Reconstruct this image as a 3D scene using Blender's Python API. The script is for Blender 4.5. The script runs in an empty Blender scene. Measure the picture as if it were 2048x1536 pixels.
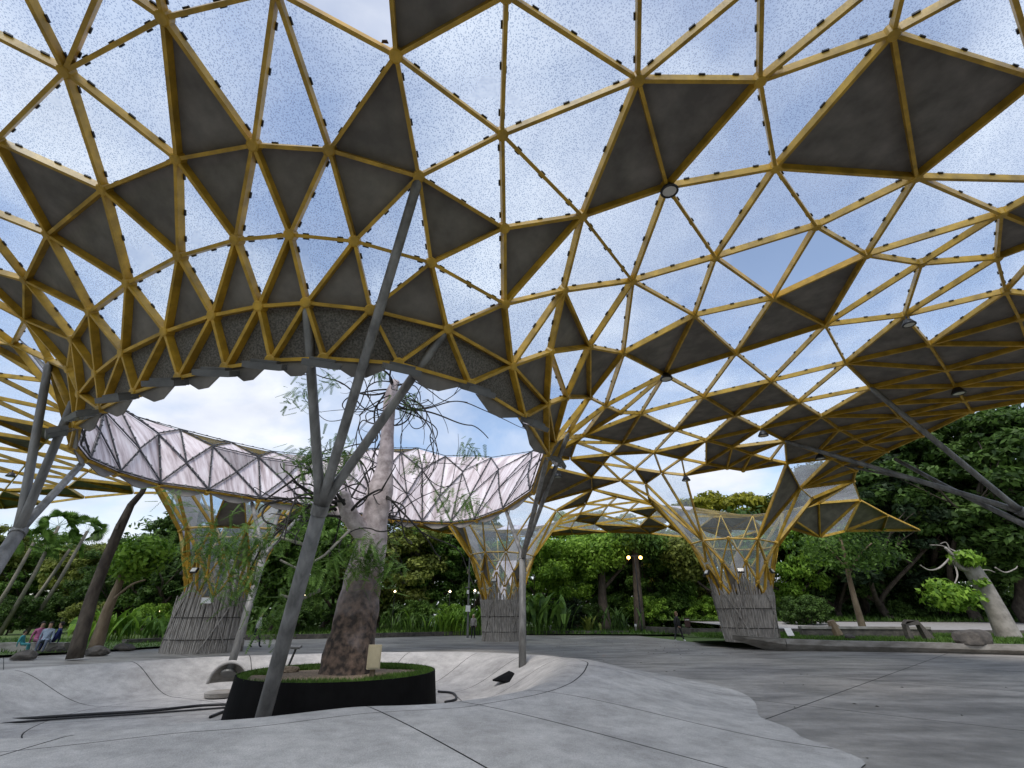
import bpy, bmesh, math, random
import numpy as np
from mathutils import Vector, Matrix
from mathutils.geometry import delaunay_2d_cdt

sc = bpy.context.scene
C = sc.collection
# ------------------------------------------------------------------ camera
PITCH = math.radians(25.93); FPX = 946.0; EYE = Vector((0, 0, 1.6))
cam = bpy.data.cameras.new('camera'); cam_ob = bpy.data.objects.new('camera', cam); C.objects.link(cam_ob)
cam.sensor_width = 36; cam.lens = FPX / 2048 * 36; cam.clip_start = 0.05; cam.clip_end = 2000
cam_ob.location = EYE; cam_ob.rotation_euler = (math.pi / 2 + PITCH, 0, 0)
sc.camera = cam_ob
# ------------------------------------------------------------------ sky and sun
SUN_EL, SUN_AZ = math.radians(58), math.radians(205)
w = bpy.data.worlds.new('World'); sc.world = w; w.use_nodes = True
nt = w.node_tree; N = nt.nodes; Lk = nt.links
for n_ in list(N): N.remove(n_)
out = N.new('ShaderNodeOutputWorld'); bg = N.new('ShaderNodeBackground'); bg.inputs['Strength'].default_value = 0.15
sky = N.new('ShaderNodeTexSky'); sky.sky_type = 'NISHITA'; sky.sun_disc = False
sky.sun_elevation = SUN_EL; sky.sun_rotation = SUN_AZ; sky.air_density = 1.0; sky.dust_density = 1.5; sky.ozone_density = 1.0
tc = N.new('ShaderNodeTexCoord'); sep = N.new('ShaderNodeSeparateXYZ'); Lk.new(tc.outputs['Generated'], sep.inputs[0])
add = N.new('ShaderNodeMath'); add.operation = 'ADD'; add.inputs[1].default_value = 0.28
mx = N.new('ShaderNodeMath'); mx.operation = 'MAXIMUM'; mx.inputs[1].default_value = 0.0
Lk.new(sep.outputs['Z'], mx.inputs[0]); Lk.new(mx.outputs[0], add.inputs[0])
comb = N.new('ShaderNodeCombineXYZ')
for k, ax in enumerate('XY'):
    dv = N.new('ShaderNodeMath'); dv.operation = 'DIVIDE'; Lk.new(sep.outputs[ax], dv.inputs[0]); Lk.new(add.outputs[0], dv.inputs[1]); Lk.new(dv.outputs[0], comb.inputs[k])
ns = N.new('ShaderNodeTexNoise'); ns.inputs['Scale'].default_value = 1.5; ns.inputs['Detail'].default_value = 7; ns.inputs['Roughness'].default_value = 0.55; ns.inputs['Distortion'].default_value = 0.35
mp = N.new('ShaderNodeMapping'); mp.inputs['Location'].default_value = (3.1, 1.7, 0); Lk.new(comb.outputs[0], mp.inputs[0]); Lk.new(mp.outputs[0], ns.inputs['Vector'])
cr = N.new('ShaderNodeValToRGB'); cr.color_ramp.elements[0].position = 0.40; cr.color_ramp.elements[0].color = (0.10, 0.10, 0.10, 1); cr.color_ramp.elements[1].position = 0.62; cr.color_ramp.elements[1].color = (1, 1, 1, 1)
Lk.new(ns.outputs['Fac'], cr.inputs[0])
ns2 = N.new('ShaderNodeTexNoise'); ns2.inputs['Scale'].default_value = 2.6; ns2.inputs['Detail'].default_value = 5
Lk.new(mp.outputs[0], ns2.inputs['Vector'])
cc = N.new('ShaderNodeValToRGB'); cc.color_ramp.elements[0].position = 0.3; cc.color_ramp.elements[0].color = (3.2, 3.45, 4.05, 1); cc.color_ramp.elements[1].position = 0.68; cc.color_ramp.elements[1].color = (5.0, 5.15, 5.5, 1)
Lk.new(ns2.outputs['Fac'], cc.inputs[0])
mix = N.new('ShaderNodeMix'); mix.data_type = 'RGBA'
Lk.new(cr.outputs[0], mix.inputs['Factor']); Lk.new(sky.outputs[0], mix.inputs['A']); Lk.new(cc.outputs[0], mix.inputs['B'])
Lk.new(mix.outputs['Result'], bg.inputs[0]); Lk.new(bg.outputs[0], out.inputs[0])
sun = bpy.data.lights.new('sun', 'SUN'); sun.energy = 1.5; sun.angle = math.radians(20); sun.color = (1, .96, .9)
sun_ob = bpy.data.objects.new('sun', sun); C.objects.link(sun_ob)
sdir = Vector((math.sin(SUN_AZ) * math.cos(SUN_EL), math.cos(SUN_AZ) * math.cos(SUN_EL), math.sin(SUN_EL)))
sun_ob.rotation_euler = sdir.to_track_quat('Z', 'Y').to_euler(); sun_ob.location = (0, 0, 60)
vs = sc.view_settings; vs.view_transform = 'Standard'; vs.look = 'None'; vs.gamma = 1; vs.use_curve_mapping = False; vs.exposure = 0.55
cy = sc.cycles; cy.max_bounces = 8; cy.transparent_max_bounces = 24; cy.diffuse_bounces = 4; cy.glossy_bounces = 3; cy.transmission_bounces = 4
cy.caustics_reflective = False; cy.caustics_refractive = False; cy.use_denoising = True

# ------------------------------------------------------------------ helpers
def at(px, py, y=None, z=None, t=None):
    r = (px - 1024) / FPX; u = (768 - py) / FPX; s, c = math.sin(PITCH), math.cos(PITCH)
    d = Vector((r, c - s * u, s + c * u))
    if t is None: t = y / d.y if y is not None else (z - EYE.z) / d.z
    return EYE + d * t
class MB:
    def __init__(s): s.v = []; s.f = []; s.m = []
    def poly(s, pts, m=0):
        k = len(s.v); s.v += [tuple(p) for p in pts]; s.f.append(tuple(range(k, k + len(pts)))); s.m.append(m)
    def hexa(s, p, m=0, mtop=None):          # p: 4 bottom, 4 top
        k = len(s.v); s.v += [tuple(q) for q in p]
        for i, f in enumerate(((3, 2, 1, 0), (4, 5, 6, 7), (0, 1, 5, 4), (1, 2, 6, 5), (2, 3, 7, 6), (3, 0, 4, 7))):
            s.f.append(tuple(k + j for j in f)); s.m.append(mtop if (i == 1 and mtop is not None) else m)
    def box(s, c, size, rz=0, m=0, rot=None):
        M = rot if rot is not None else Matrix.Rotation(rz, 3, 'Z')
        q = [Vector(c) + M @ Vector((a * size[0] / 2, b * size[1] / 2, d * size[2] / 2)) for d in (-1, 1) for a, b in ((-1, -1), (1, -1), (1, 1), (-1, 1))]
        s.hexa(q, m)
    def bar(s, a, b, nrm, wd, ht, m=0, lo=None, hi=None):
        a = Vector(a); b = Vector(b); d = (b - a).normalized(); sd = d.cross(nrm).normalized(); n = sd.cross(d).normalized()
        lo = -ht / 2 if lo is None else lo; hi = ht / 2 if hi is None else hi
        q = [p + sd * (x * wd / 2) + n * z for z in (lo, hi) for p, x in ((a, 1), (b, 1), (b, -1), (a, -1))]
        s.hexa(q, m)
    def tube(s, pts, rad, seg=8, m=0, cap=True):
        pts = [Vector(p) for p in pts]; k0 = len(s.v); n = len(pts); up = None
        for i, p in enumerate(pts):
            d = (pts[min(i + 1, n - 1)] - pts[max(i - 1, 0)])
            d = d.normalized() if d.length > 1e-9 else Vector((0, 0, 1))
            if up is None: up = Vector((1, 0, 0)) if abs(d.x) < .9 else Vector((0, 1, 0))
            x = (up - d * up.dot(d)).normalized(); yv = d.cross(x); up = x
            r = rad[i] if hasattr(rad, '__len__') else rad
            for j in range(seg):
                a = j * math.tau / seg; s.v.append(tuple(p + x * (math.cos(a) * r) + yv * (math.sin(a) * r)))
        for i in range(n - 1):
            for j in range(seg):
                a = k0 + i * seg + j; b = k0 + i * seg + (j + 1) % seg
                s.f.append((a, b, b + seg, a + seg)); s.m.append(m)
        if cap:
            s.f.append(tuple(k0 + j for j in reversed(range(seg)))); s.m.append(m)
            s.f.append(tuple(k0 + (n - 1) * seg + j for j in range(seg))); s.m.append(m)
    def lathe(s, c, prof, seg=24, m=0, cap=False):
        k0 = len(s.v); c = Vector(c)
        for r, z in prof:
            for j in range(seg):
                a = j * math.tau / seg; s.v.append((c.x + r * math.cos(a), c.y + r * math.sin(a), c.z + z))
        for i in range(len(prof) - 1):
            for j in range(seg):
                a = k0 + i * seg + j; b = k0 + i * seg + (j + 1) % seg
                s.f.append((a, b, b + seg, a + seg)); s.m.append(m)
        if cap:
            s.f.append(tuple(k0 + j for j in reversed(range(seg)))); s.m.append(m)
            e = k0 + (len(prof) - 1) * seg; s.f.append(tuple(e + j for j in range(seg))); s.m.append(m)
    def mesh(s, name, mats, smooth=False):
        me = bpy.data.meshes.new(name); me.from_pydata(s.v, [], s.f)
        for mt in (mats if isinstance(mats, (list, tuple)) else [mats]): me.materials.append(mt)
        if any(s.m): me.polygons.foreach_set('material_index', s.m)
        if smooth: me.polygons.foreach_set('use_smooth', [True] * len(me.polygons))
        me.update(); return me
    def build(s, name, mats, parent=None, smooth=False):
        return link(name, s.mesh(name, mats, smooth), parent)
def link(name, me, parent=None):
    o = bpy.data.objects.new(name, me); C.objects.link(o)
    if parent is not None:
        o.parent = parent; o.matrix_parent_inverse = Matrix.Translation(-Vector(parent.location)) if parent.rotation_euler.z == 0 else parent.matrix_world.inverted()
    return o
def empty(name, loc, label=None, cat=None, group=None):
    o = bpy.data.objects.new(name, None); C.objects.link(o); o.location = loc; o.empty_display_size = .2
    return tag(o, label, cat, group)
def tag(o, label=None, cat=None, group=None, kind=None):
    if label: o['label'] = label
    if cat: o['category'] = cat
    if group: o['group'] = group
    if kind: o['kind'] = kind
    return o

# ------------------------------------------------------------------ materials
def mat(name, col, rough=.7, metal=0, var=.0, vscale=3.0, bump=0, bscale=20, spec=.5, col2=None, stretch=None, emit=None, detail=4, grain=0, gscale=70):
    m = bpy.data.materials.new(name); m.use_nodes = True; nt = m.node_tree; b = nt.nodes['Principled BSDF']
    b.inputs['Base Color'].default_value = (*col, 1); b.inputs['Roughness'].default_value = rough; b.inputs['Metallic'].default_value = metal
    b.inputs['Specular IOR Level'].default_value = spec
    if emit: b.inputs['Emission Color'].default_value = (*emit[:3], 1); b.inputs['Emission Strength'].default_value = emit[3]
    geo = nt.nodes.new('ShaderNodeNewGeometry'); vec = geo.outputs['Position']
    if stretch:
        mpn = nt.nodes.new('ShaderNodeMapping'); mpn.inputs['Scale'].default_value = stretch; nt.links.new(vec, mpn.inputs[0]); vec = mpn.outputs[0]
    if var or col2:
        no = nt.nodes.new('ShaderNodeTexNoise'); no.inputs['Scale'].default_value = vscale; no.inputs['Detail'].default_value = detail; no.inputs['Roughness'].default_value = .6
        nt.links.new(vec, no.inputs['Vector'])
        rp = nt.nodes.new('ShaderNodeValToRGB'); rp.color_ramp.elements[0].position = .35; rp.color_ramp.elements[1].position = .68
        c2 = col2 if col2 else tuple(min(1, c * (1 + var)) for c in col); c1 = col if col2 else tuple(c * (1 - var) for c in col)
        rp.color_ramp.elements[0].color = (*c1, 1); rp.color_ramp.elements[1].color = (*c2, 1)
        nt.links.new(no.outputs['Fac'], rp.inputs[0]); nt.links.new(rp.outputs[0], b.inputs['Base Color'])
        if grain:
            gn = nt.nodes.new('ShaderNodeTexNoise'); gn.inputs['Scale'].default_value = gscale; gn.inputs['Detail'].default_value = 3; nt.links.new(geo.outputs['Position'], gn.inputs['Vector'])
            mg = nt.nodes.new('ShaderNodeMapRange'); mg.inputs['From Min'].default_value = .3; mg.inputs['From Max'].default_value = .7; mg.inputs['To Min'].default_value = 1 - grain; mg.inputs['To Max'].default_value = 1 + grain; nt.links.new(gn.outputs['Fac'], mg.inputs[0])
            st_n = nt.nodes.new('ShaderNodeTexNoise'); st_n.inputs['Scale'].default_value = 3.7; st_n.inputs['Detail'].default_value = 9; st_n.inputs['Roughness'].default_value = .72; nt.links.new(geo.outputs['Position'], st_n.inputs['Vector'])
            ms = nt.nodes.new('ShaderNodeMapRange'); ms.inputs['From Min'].default_value = .36; ms.inputs['From Max'].default_value = .6; ms.inputs['To Min'].default_value = .80; ms.inputs['To Max'].default_value = 1.05; nt.links.new(st_n.outputs['Fac'], ms.inputs[0])
            mm = nt.nodes.new('ShaderNodeMath'); mm.operation = 'MULTIPLY'; nt.links.new(mg.outputs[0], mm.inputs[0]); nt.links.new(ms.outputs[0], mm.inputs[1])
            vm = nt.nodes.new('ShaderNodeVectorMath'); vm.operation = 'SCALE'; nt.links.new(rp.outputs[0], vm.inputs[0]); nt.links.new(mm.outputs[0], vm.inputs['Scale']); nt.links.new(vm.outputs[0], b.inputs['Base Color'])
    if bump:
        nb = nt.nodes.new('ShaderNodeTexNoise'); nb.inputs['Scale'].default_value = bscale; nb.inputs['Detail'].default_value = 4; nt.links.new(vec, nb.inputs['Vector'])
        bu = nt.nodes.new('ShaderNodeBump'); bu.inputs['Strength'].default_value = bump; bu.inputs['Distance'].default_value = .03
        nt.links.new(nb.outputs['Fac'], bu.inputs['Height']); nt.links.new(bu.outputs[0], b.inputs['Normal'])
    return m
def leafmat(name, c1, c2, rough=.55, trans=.35):
    m = bpy.data.materials.new(name); m.use_nodes = True; nt = m.node_tree; b = nt.nodes['Principled BSDF']; o = nt.nodes['Material Output']
    geo = nt.nodes.new('ShaderNodeNewGeometry'); no = nt.nodes.new('ShaderNodeTexNoise'); no.inputs['Scale'].default_value = .9; no.inputs['Detail'].default_value = 3
    nt.links.new(geo.outputs['Position'], no.inputs['Vector'])
    ad = nt.nodes.new('ShaderNodeMath'); ad.operation = 'MULTIPLY_ADD'; ad.inputs[1].default_value = .45; nt.links.new(geo.outputs['Random Per Island'], ad.inputs[0])
    sb = nt.nodes.new('ShaderNodeMath'); sb.operation = 'SUBTRACT'; sb.inputs[1].default_value = .22; nt.links.new(no.outputs['Fac'], sb.inputs[0]); nt.links.new(sb.outputs[0], ad.inputs[2])
    rp = nt.nodes.new('ShaderNodeValToRGB'); rp.color_ramp.elements[0].position = .25; rp.color_ramp.elements[1].position = .75
    rp.color_ramp.elements[0].color = (*c1, 1); rp.color_ramp.elements[1].color = (*c2, 1)
    nt.links.new(ad.outputs[0], rp.inputs[0]); nt.links.new(rp.outputs[0], b.inputs['Base Color']); b.inputs['Roughness'].default_value = rough
    b.inputs['Specular IOR Level'].default_value = .25
    tr = nt.nodes.new('ShaderNodeBsdfTranslucent'); nt.links.new(rp.outputs[0], tr.inputs[0])
    mx = nt.nodes.new('ShaderNodeMixShader'); mx.inputs[0].default_value = trans; nt.links.new(b.outputs[0], mx.inputs[1]); nt.links.new(tr.outputs[0], mx.inputs[2])
    nt.links.new(mx.outputs[0], o.inputs[0]); return m
M = {}
M['beam'] = mat('yellow_paint', (.50, .30, .03), .45, var=.32, vscale=2.6, bump=.08, bscale=30)
M['steel'] = mat('grey_steel_paint', (.17, .166, .157), .5, .1, var=.45, vscale=1.4, stretch=(3, 3, .5), bump=.05)
M['clamp'] = mat('black_rubber', (.02, .02, .022), .6)
M['lamp_black'] = mat('black_metal', (.03, .03, .033), .45, .2)
M['lamp_grey'] = mat('grey_housing', (.13, .13, .125), .5, .2, var=.2)
M['glass'] = mat('lamp_glass', (.62, .6, .55), .15, spec=.6)
M['flood_glass'] = mat('floodlight_glass', (.16, .17, .17), .12, spec=.8)
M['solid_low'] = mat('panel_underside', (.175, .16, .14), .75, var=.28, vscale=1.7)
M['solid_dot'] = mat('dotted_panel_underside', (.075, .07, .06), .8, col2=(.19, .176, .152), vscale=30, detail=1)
M['concrete'] = mat('light_concrete', (.345, .33, .312), .8, col2=(.50, .478, .452), vscale=1.1, bump=.3, bscale=55, detail=9, grain=.2)
M['plaza'] = mat('stained_concrete', (.155, .145, .13), .52, col2=(.37, .345, .315), vscale=.5, stretch=(1, 2.2, 1), bump=.2, bscale=60, detail=10, grain=.2)
M['joint'] = mat('dark_joint', (.03, .03, .03), .9)
M['kerb'] = mat('kerb_concrete', (.17, .155, .135), .85, col2=(.34, .32, .29), vscale=1.6, bump=.2, stretch=(1, 1, 2.5))
M['grass'] = leafmat('grass_blades', (.035, .075, .012), (.12, .22, .035), trans=.3)
M['turf'] = mat('turf_soil', (.05, .085, .018), .95, col2=(.09, .14, .03), vscale=1.5, bump=.5, bscale=40)
M['soil'] = mat('planter_gravel', (.12, .085, .055), .95, col2=(.34, .26, .18), vscale=22, bump=.7, bscale=30)
M['planter'] = mat('black_planter_steel', (.005, .005, .005), .8, var=.25, spec=.06)
M['road'] = mat('pale_path', (.3, .29, .28), .85, var=.15)
M['slat'] = mat('weathered_timber', (.17, .155, .14), .85, col2=(.40, .37, .335), vscale=3, stretch=(6, 6, .7), bump=.4)
M['slat_dark'] = mat('timber_core', (.035, .03, .027), .9)
M['bark'] = mat('dark_bark', (.035, .026, .02), .9, col2=(.10, .08, .06), vscale=4, bump=.6, bscale=14, stretch=(1, 1, .4))
M['bark_tan'] = mat('tan_bark', (.13, .09, .055), .9, col2=(.26, .2, .13), vscale=3, bump=.5, stretch=(1, 1, .4))
M['palm_bark'] = mat('pale_palm_bark', (.22, .2, .16), .85, var=.2, stretch=(1, 1, 6))
M['rock'] = mat('rock', (.05, .045, .04), .9, col2=(.12, .105, .09), vscale=3, bump=.6, bscale=8)
M['box'] = mat('cream_box_paint', (.36, .31, .2), .6, var=.12, vscale=4)
M['white'] = mat('white_paint', (.7, .7, .68), .5, var=.06)
M['cable'] = mat('black_cable', (.008, .008, .01), .5)
M['twig'] = mat('dark_twig', (.022, .02, .018), .85)
M['twig_pale'] = mat('pale_twig', (.3, .28, .24), .85)
M['lit'] = mat('lit_lamp', (1, .7, .3), .4, emit=(1, .55, .12, 9))
M['lit_white'] = mat('lit_white_lamp', (1, .9, .7), .4, emit=(1, .8, .5, 4))
M['sign'] = mat('dark_red_sign', (.04, .014, .01), .7)
for nme, a, b in (('lf_dark', (.022, .05, .010), (.11, .195, .04)), ('lf_mid', (.034, .08, .012), (.16, .28, .05)), ('lf_bright', (.065, .15, .012), (.28, .46, .055)),
                  ('lf_yellow', (.10, .12, .008), (.36, .35, .03)), ('lf_blue', (.015, .032, .014), (.06, .10, .045)), ('lf_olive', (.065, .09, .014), (.26, .30, .06)), ('lf_feather', (.05, .11, .018), (.17, .30, .06))):
    M[nme] = leafmat(nme, a, b)
def clear_panel():
    m = bpy.data.materials.new('textured_clear_sheet'); m.use_nodes = True; nt = m.node_tree; b = nt.nodes['Principled BSDF']; o = nt.nodes['Material Output']
    geo = nt.nodes.new('ShaderNodeNewGeometry')
    vo = nt.nodes.new('ShaderNodeTexVoronoi'); vo.inputs['Scale'].default_value = 36; nt.links.new(geo.outputs['Position'], vo.inputs['Vector'])
    rp = nt.nodes.new('ShaderNodeValToRGB'); rp.color_ramp.elements[0].position = .22; rp.color_ramp.elements[1].position = .48
    rp.color_ramp.elements[0].color = (.34, .44, .60, 1); rp.color_ramp.elements[1].color = (.87, .945, 1, 1); nt.links.new(vo.outputs['Distance'], rp.inputs[0])
    tr = nt.nodes.new('ShaderNodeBsdfTransparent'); nt.links.new(rp.outputs[0], tr.inputs[0])
    b.inputs['Base Color'].default_value = (.55, .57, .6, 1); b.inputs['Roughness'].default_value = .35
    tl = nt.nodes.new('ShaderNodeBsdfTranslucent'); tl.inputs[0].default_value = (.93, .95, .98, 1)
    m1 = nt.nodes.new('ShaderNodeMixShader'); m1.inputs[0].default_value = .68; nt.links.new(b.outputs[0], m1.inputs[1]); nt.links.new(tl.outputs[0], m1.inputs[2])
    no = nt.nodes.new('ShaderNodeTexNoise'); no.inputs['Scale'].default_value = .7; nt.links.new(geo.outputs['Position'], no.inputs['Vector'])
    mr = nt.nodes.new('ShaderNodeMapRange'); mr.inputs['From Min'].default_value = .3; mr.inputs['From Max'].default_value = .7; mr.inputs['To Min'].default_value = .14; mr.inputs['To Max'].default_value = .28; nt.links.new(no.outputs['Fac'], mr.inputs[0])
    mx = nt.nodes.new('ShaderNodeMixShader'); nt.links.new(mr.outputs[0], mx.inputs[0]); nt.links.new(tr.outputs[0], mx.inputs[1]); nt.links.new(m1.outputs[0], mx.inputs[2])
    nt.links.new(mx.outputs[0], o.inputs[0]); return m
M['clear'] = clear_panel()
def streaked(name, k):          # rain streaks run down the funnel, so they follow the bearing from its middle
    m = bpy.data.materials.new(name); m.use_nodes = True; nt = m.node_tree; b = nt.nodes['Principled BSDF']; b.inputs['Roughness'].default_value = .6
    geo = nt.nodes.new('ShaderNodeNewGeometry'); sp_ = nt.nodes.new('ShaderNodeSeparateXYZ'); nt.links.new(geo.outputs['Position'], sp_.inputs[0])
    sx = nt.nodes.new('ShaderNodeMath'); sx.operation = 'SUBTRACT'; sx.inputs[1].default_value = -5.5; nt.links.new(sp_.outputs['X'], sx.inputs[0])
    sy = nt.nodes.new('ShaderNodeMath'); sy.operation = 'SUBTRACT'; sy.inputs[1].default_value = 15.0; nt.links.new(sp_.outputs['Y'], sy.inputs[0])
    at2 = nt.nodes.new('ShaderNodeMath'); at2.operation = 'ARCTAN2'; nt.links.new(sy.outputs[0], at2.inputs[0]); nt.links.new(sx.outputs[0], at2.inputs[1])
    ml = nt.nodes.new('ShaderNodeMath'); ml.operation = 'MULTIPLY'; ml.inputs[1].default_value = 14; nt.links.new(at2.outputs[0], ml.inputs[0])
    mz = nt.nodes.new('ShaderNodeMath'); mz.operation = 'MULTIPLY'; mz.inputs[1].default_value = .22; nt.links.new(sp_.outputs['Z'], mz.inputs[0])
    cb = nt.nodes.new('ShaderNodeCombineXYZ'); nt.links.new(ml.outputs[0], cb.inputs[0]); nt.links.new(mz.outputs[0], cb.inputs[1])
    no = nt.nodes.new('ShaderNodeTexNoise'); no.inputs['Scale'].default_value = 2.4; no.inputs['Detail'].default_value = 7; no.inputs['Roughness'].default_value = .65; nt.links.new(cb.outputs[0], no.inputs['Vector'])
    rp = nt.nodes.new('ShaderNodeValToRGB'); e = rp.color_ramp.elements; e[0].position = .33; e[0].color = (.27 * k, .21 * k, .215 * k, 1); e[1].position = .66; e[1].color = (.80 * k, .76 * k, .78 * k, 1)
    m_ = rp.color_ramp.elements.new(.5); m_.color = (.60 * k, .53 * k, .545 * k, 1)
    nt.links.new(no.outputs['Fac'], rp.inputs[0]); nt.links.new(rp.outputs[0], b.inputs['Base Color']); return m
M['solid_top'] = streaked('streaked_white_sheet', 1.0)
M['solid_top_grey'] = streaked('streaked_grey_sheet', .5)

# ------------------------------------------------------------------ terrain: plaza, bowl, lawns
BC = Vector((-5.5, 13.5))
RT = [(-180, 7.7), (-150, 7.6), (-120, 7.2), (-94, 6.9), (-75, 6.0), (-58, 5.66), (-42, 6.3), (-27, 7.0), (-12, 7.06), (18, 7.3), (37, 7.6), (57, 7.95), (82, 6.9), (110, 6.26), (149, 6.77), (175, 7.6), (180, 7.7)]
WT = [(-180, 2.5), (-150, 7), (-120, 9), (-90, 10), (-60, 9), (-45, 7), (-34.6, 5.0), (-27, 3.9), (-20, 3.4), (-6.5, 3.6), (18, 2.9), (37, 2.8), (57, 1.6), (90, 1.2), (150, 1.2), (180, 2.5)]
ZT = [(-180, .3), (-40, .3), (-25, .42), (-8, .56), (10, .5), (30, .4), (57, .32), (180, .3)]
def itp(T, a):
    a = (a + 180) % 360 - 180
    for (a0, v0), (a1, v1) in zip(T, T[1:]):
        if a0 <= a <= a1:
            s = (a - a0) / (a1 - a0); s = s * s * (3 - 2 * s); return v0 + (v1 - v0) * s
    return T[-1][1]
def sst(x): x = max(0, min(1, x)); return x * x * (3 - 2 * x)
def bowl_z(a, r):
    R = itp(RT, a); Wd = itp(WT, a); zc = itp(ZT, a)
    if r <= R:
        return -.45 + (zc + .45) * (sst((r - R * .62) / (R * .38)) if r > R * .62 else 0) ** 1.15
    x = (r - R) / Wd
    return .012 + (zc - .012) * (1 - sst(x)) if x < 1 else .012
def bowl_rim(a): return itp(RT, a) + itp(WT, a)
rim_poly = [(BC.x + bowl_rim(a) * math.cos(math.radians(a)), BC.y + bowl_rim(a) * math.sin(math.radians(a))) for a in range(-180, 180, 1)]
def in_poly(x, y, P):
    ins = False; n = len(P)
    for i in range(n):
        (ax, ay), (bx, by) = P[i], P[(i + 1) % n]
        if (ay > y) != (by > y) and x < (bx - ax) * (y - ay) / (by - ay) + ax: ins = not ins
    return ins
def cut_sheet(name, rect, hole, z, material, parent=None):
    vs_ = [Vector(p) for p in rect]; k = len(vs_); ed = [(i, (i + 1) % k) for i in range(k)]
    if hole:
        h = len(hole); vs_ += [Vector(p) for p in hole]; ed += [(k + i, k + (i + 1) % h) for i in range(h)]
    vv, ee, ff, *_ = delaunay_2d_cdt(vs_, ed, [], 0, 1e-5)
    mb = MB(); mb.v = [(p.x, p.y, z) for p in vv]
    for f in ff:
        cx = sum(vv[i].x for i in f) / len(f); cy_ = sum(vv[i].y for i in f) / len(f)
        if in_poly(cx, cy_, rect) and not (hole and in_poly(cx, cy_, hole)): mb.f.append(tuple(f)); mb.m.append(0)
    if not mb.f: return None
    return mb.build(name, material, parent)
g = cut_sheet('ground', [(-400, -300), (400, -300), (400, 500), (-400, 500)], rim_poly, -.03, M['turf']); tag(g, kind='structure')
pl = empty('plaza_pavement', (0, 20, 0)); tag(pl, kind='structure')
PLAZA = [(-46, -22), (40, -22), (40, 24.5), (24, 26), (17, 28), (12, 29), (10, 46), (-2, 46), (-10, 40), (-20, 36), (-22, 31), (-21, 23), (-27, 19.5), (-46, 18)]
b_ = cut_sheet('joint_bed', PLAZA, rim_poly, -.012, M['joint'], pl)
# slabs on a grid turned 46 degrees
ang = math.radians(-46); ex = Vector((math.cos(ang), math.sin(ang))); ey = Vector((-ex.y, ex.x)); O = Vector((9.7, 14.9)); SX, SY, GAP = 9.0, 5.6, .012
def clip_rect_poly(rect, P):
    return all(in_poly(x, y, P) for x, y in rect)
for i in range(-8, 8):
    for j in range(-9, 10):
        q = [O + ex * ((i + a) * SX + (GAP if a == 0 else -GAP)) + ey * ((j + b) * SY + (GAP if b == 0 else -GAP)) for a, b in ((0, 0), (1, 0), (1, 1), (0, 1))]
        cx = sum(p.x for p in q) / 4; cyy = sum(p.y for p in q) / 4
        if cyy < -12 or not any(in_poly(p.x, p.y, PLAZA) for p in q): continue
        # polygon intersection by half plane clipping of the plaza outline against the slab
        poly = [Vector(p) for p in PLAZA]
        for k in range(4):
            a, b = q[k], q[(k + 1) % 4]; nn = Vector((-(b - a).y, (b - a).x)); new = []
            for m_ in range(len(poly)):
                p, r_ = poly[m_], poly[(m_ + 1) % len(poly)]; dp, dr = nn.dot(p - a), nn.dot(r_ - a)
                if dp >= 0: new.append(p)
                if dp * dr < 0: new.append(p + (r_ - p) * (dp / (dp - dr)))
            poly = new
            if len(poly) < 3: break
        if len(poly) < 3: continue
        pp = [(p.x, p.y) for p in poly]; clean = [pp[0]]
        for p in pp[1:]:
            if math.hypot(p[0] - clean[-1][0], p[1] - clean[-1][1]) > 1e-3: clean.append(p)
        touches = any(in_poly(x, y, pp) for x, y in rim_poly) or any(in_poly(x, y, rim_poly) for x, y in pp)
        try: cut_sheet('slab', clean, rim_poly if touches else None, 0.0, M['plaza'], pl)
        except Exception: pass
bw = empty('concrete_bowl', (BC.x, BC.y, 0)); tag(bw, kind='structure')
JA = [-160, -124, -88, -55, -42, -31, -8, 15, 37, 57, 76, 96, 124, 153, 174, 200]
def sector(a0, a1, s0, s1, name, material, dz=0, gap=.012, nr=26, na=None, absr=True):
    mb = MB(); na = na or max(6, int(a1 - a0)); idx = []
    for i in range(nr + 1):
        row = []
        for j in range(na + 1):
            a = a0 + (a1 - a0) * j / na; R = itp(RT, a); E = bowl_rim(a)
            def rr(s): return R * s if s <= 1 else R + (E - R) * (s - 1)
            ra, rb = rr(s0) + (gap if s0 > 0 else 0), rr(s1) - (gap if s1 < 2 else 0)
            r = ra + (rb - ra) * i / nr
            da = math.degrees(gap / max(r, .3)) * (1 - 2 * j / na) if gap else 0
            aa = a + (da if j in (0, na) else 0)
            row.append(len(mb.v)); mb.v.append((BC.x + r * math.cos(math.radians(aa)), BC.y + r * math.sin(math.radians(aa)), bowl_z(a, r) + dz))
        idx.append(row)
    for i in range(nr):
        for j in range(na): mb.f.append((idx[i][j], idx[i][j + 1], idx[i + 1][j + 1], idx[i + 1][j])[::-1]); mb.m.append(0)
    return mb.build(name, material, bw, smooth=True)
for k in range(len(JA) - 1):
    sector(JA[k], JA[k + 1], .02, .60, 'floor_slab', M['concrete'], nr=8)
    sector(JA[k], JA[k + 1], .60, 1.06, 'wall_slab', M['concrete'], nr=22)
    sector(JA[k], JA[k + 1], 1.06, 2, 'rim_slab', M['concrete'], nr=26)
for k in range(len(JA) - 1): sector(JA[k], JA[k + 1], .01, 2, 'joint_bed', M['joint'], dz=-.03, gap=0, nr=40)

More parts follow.
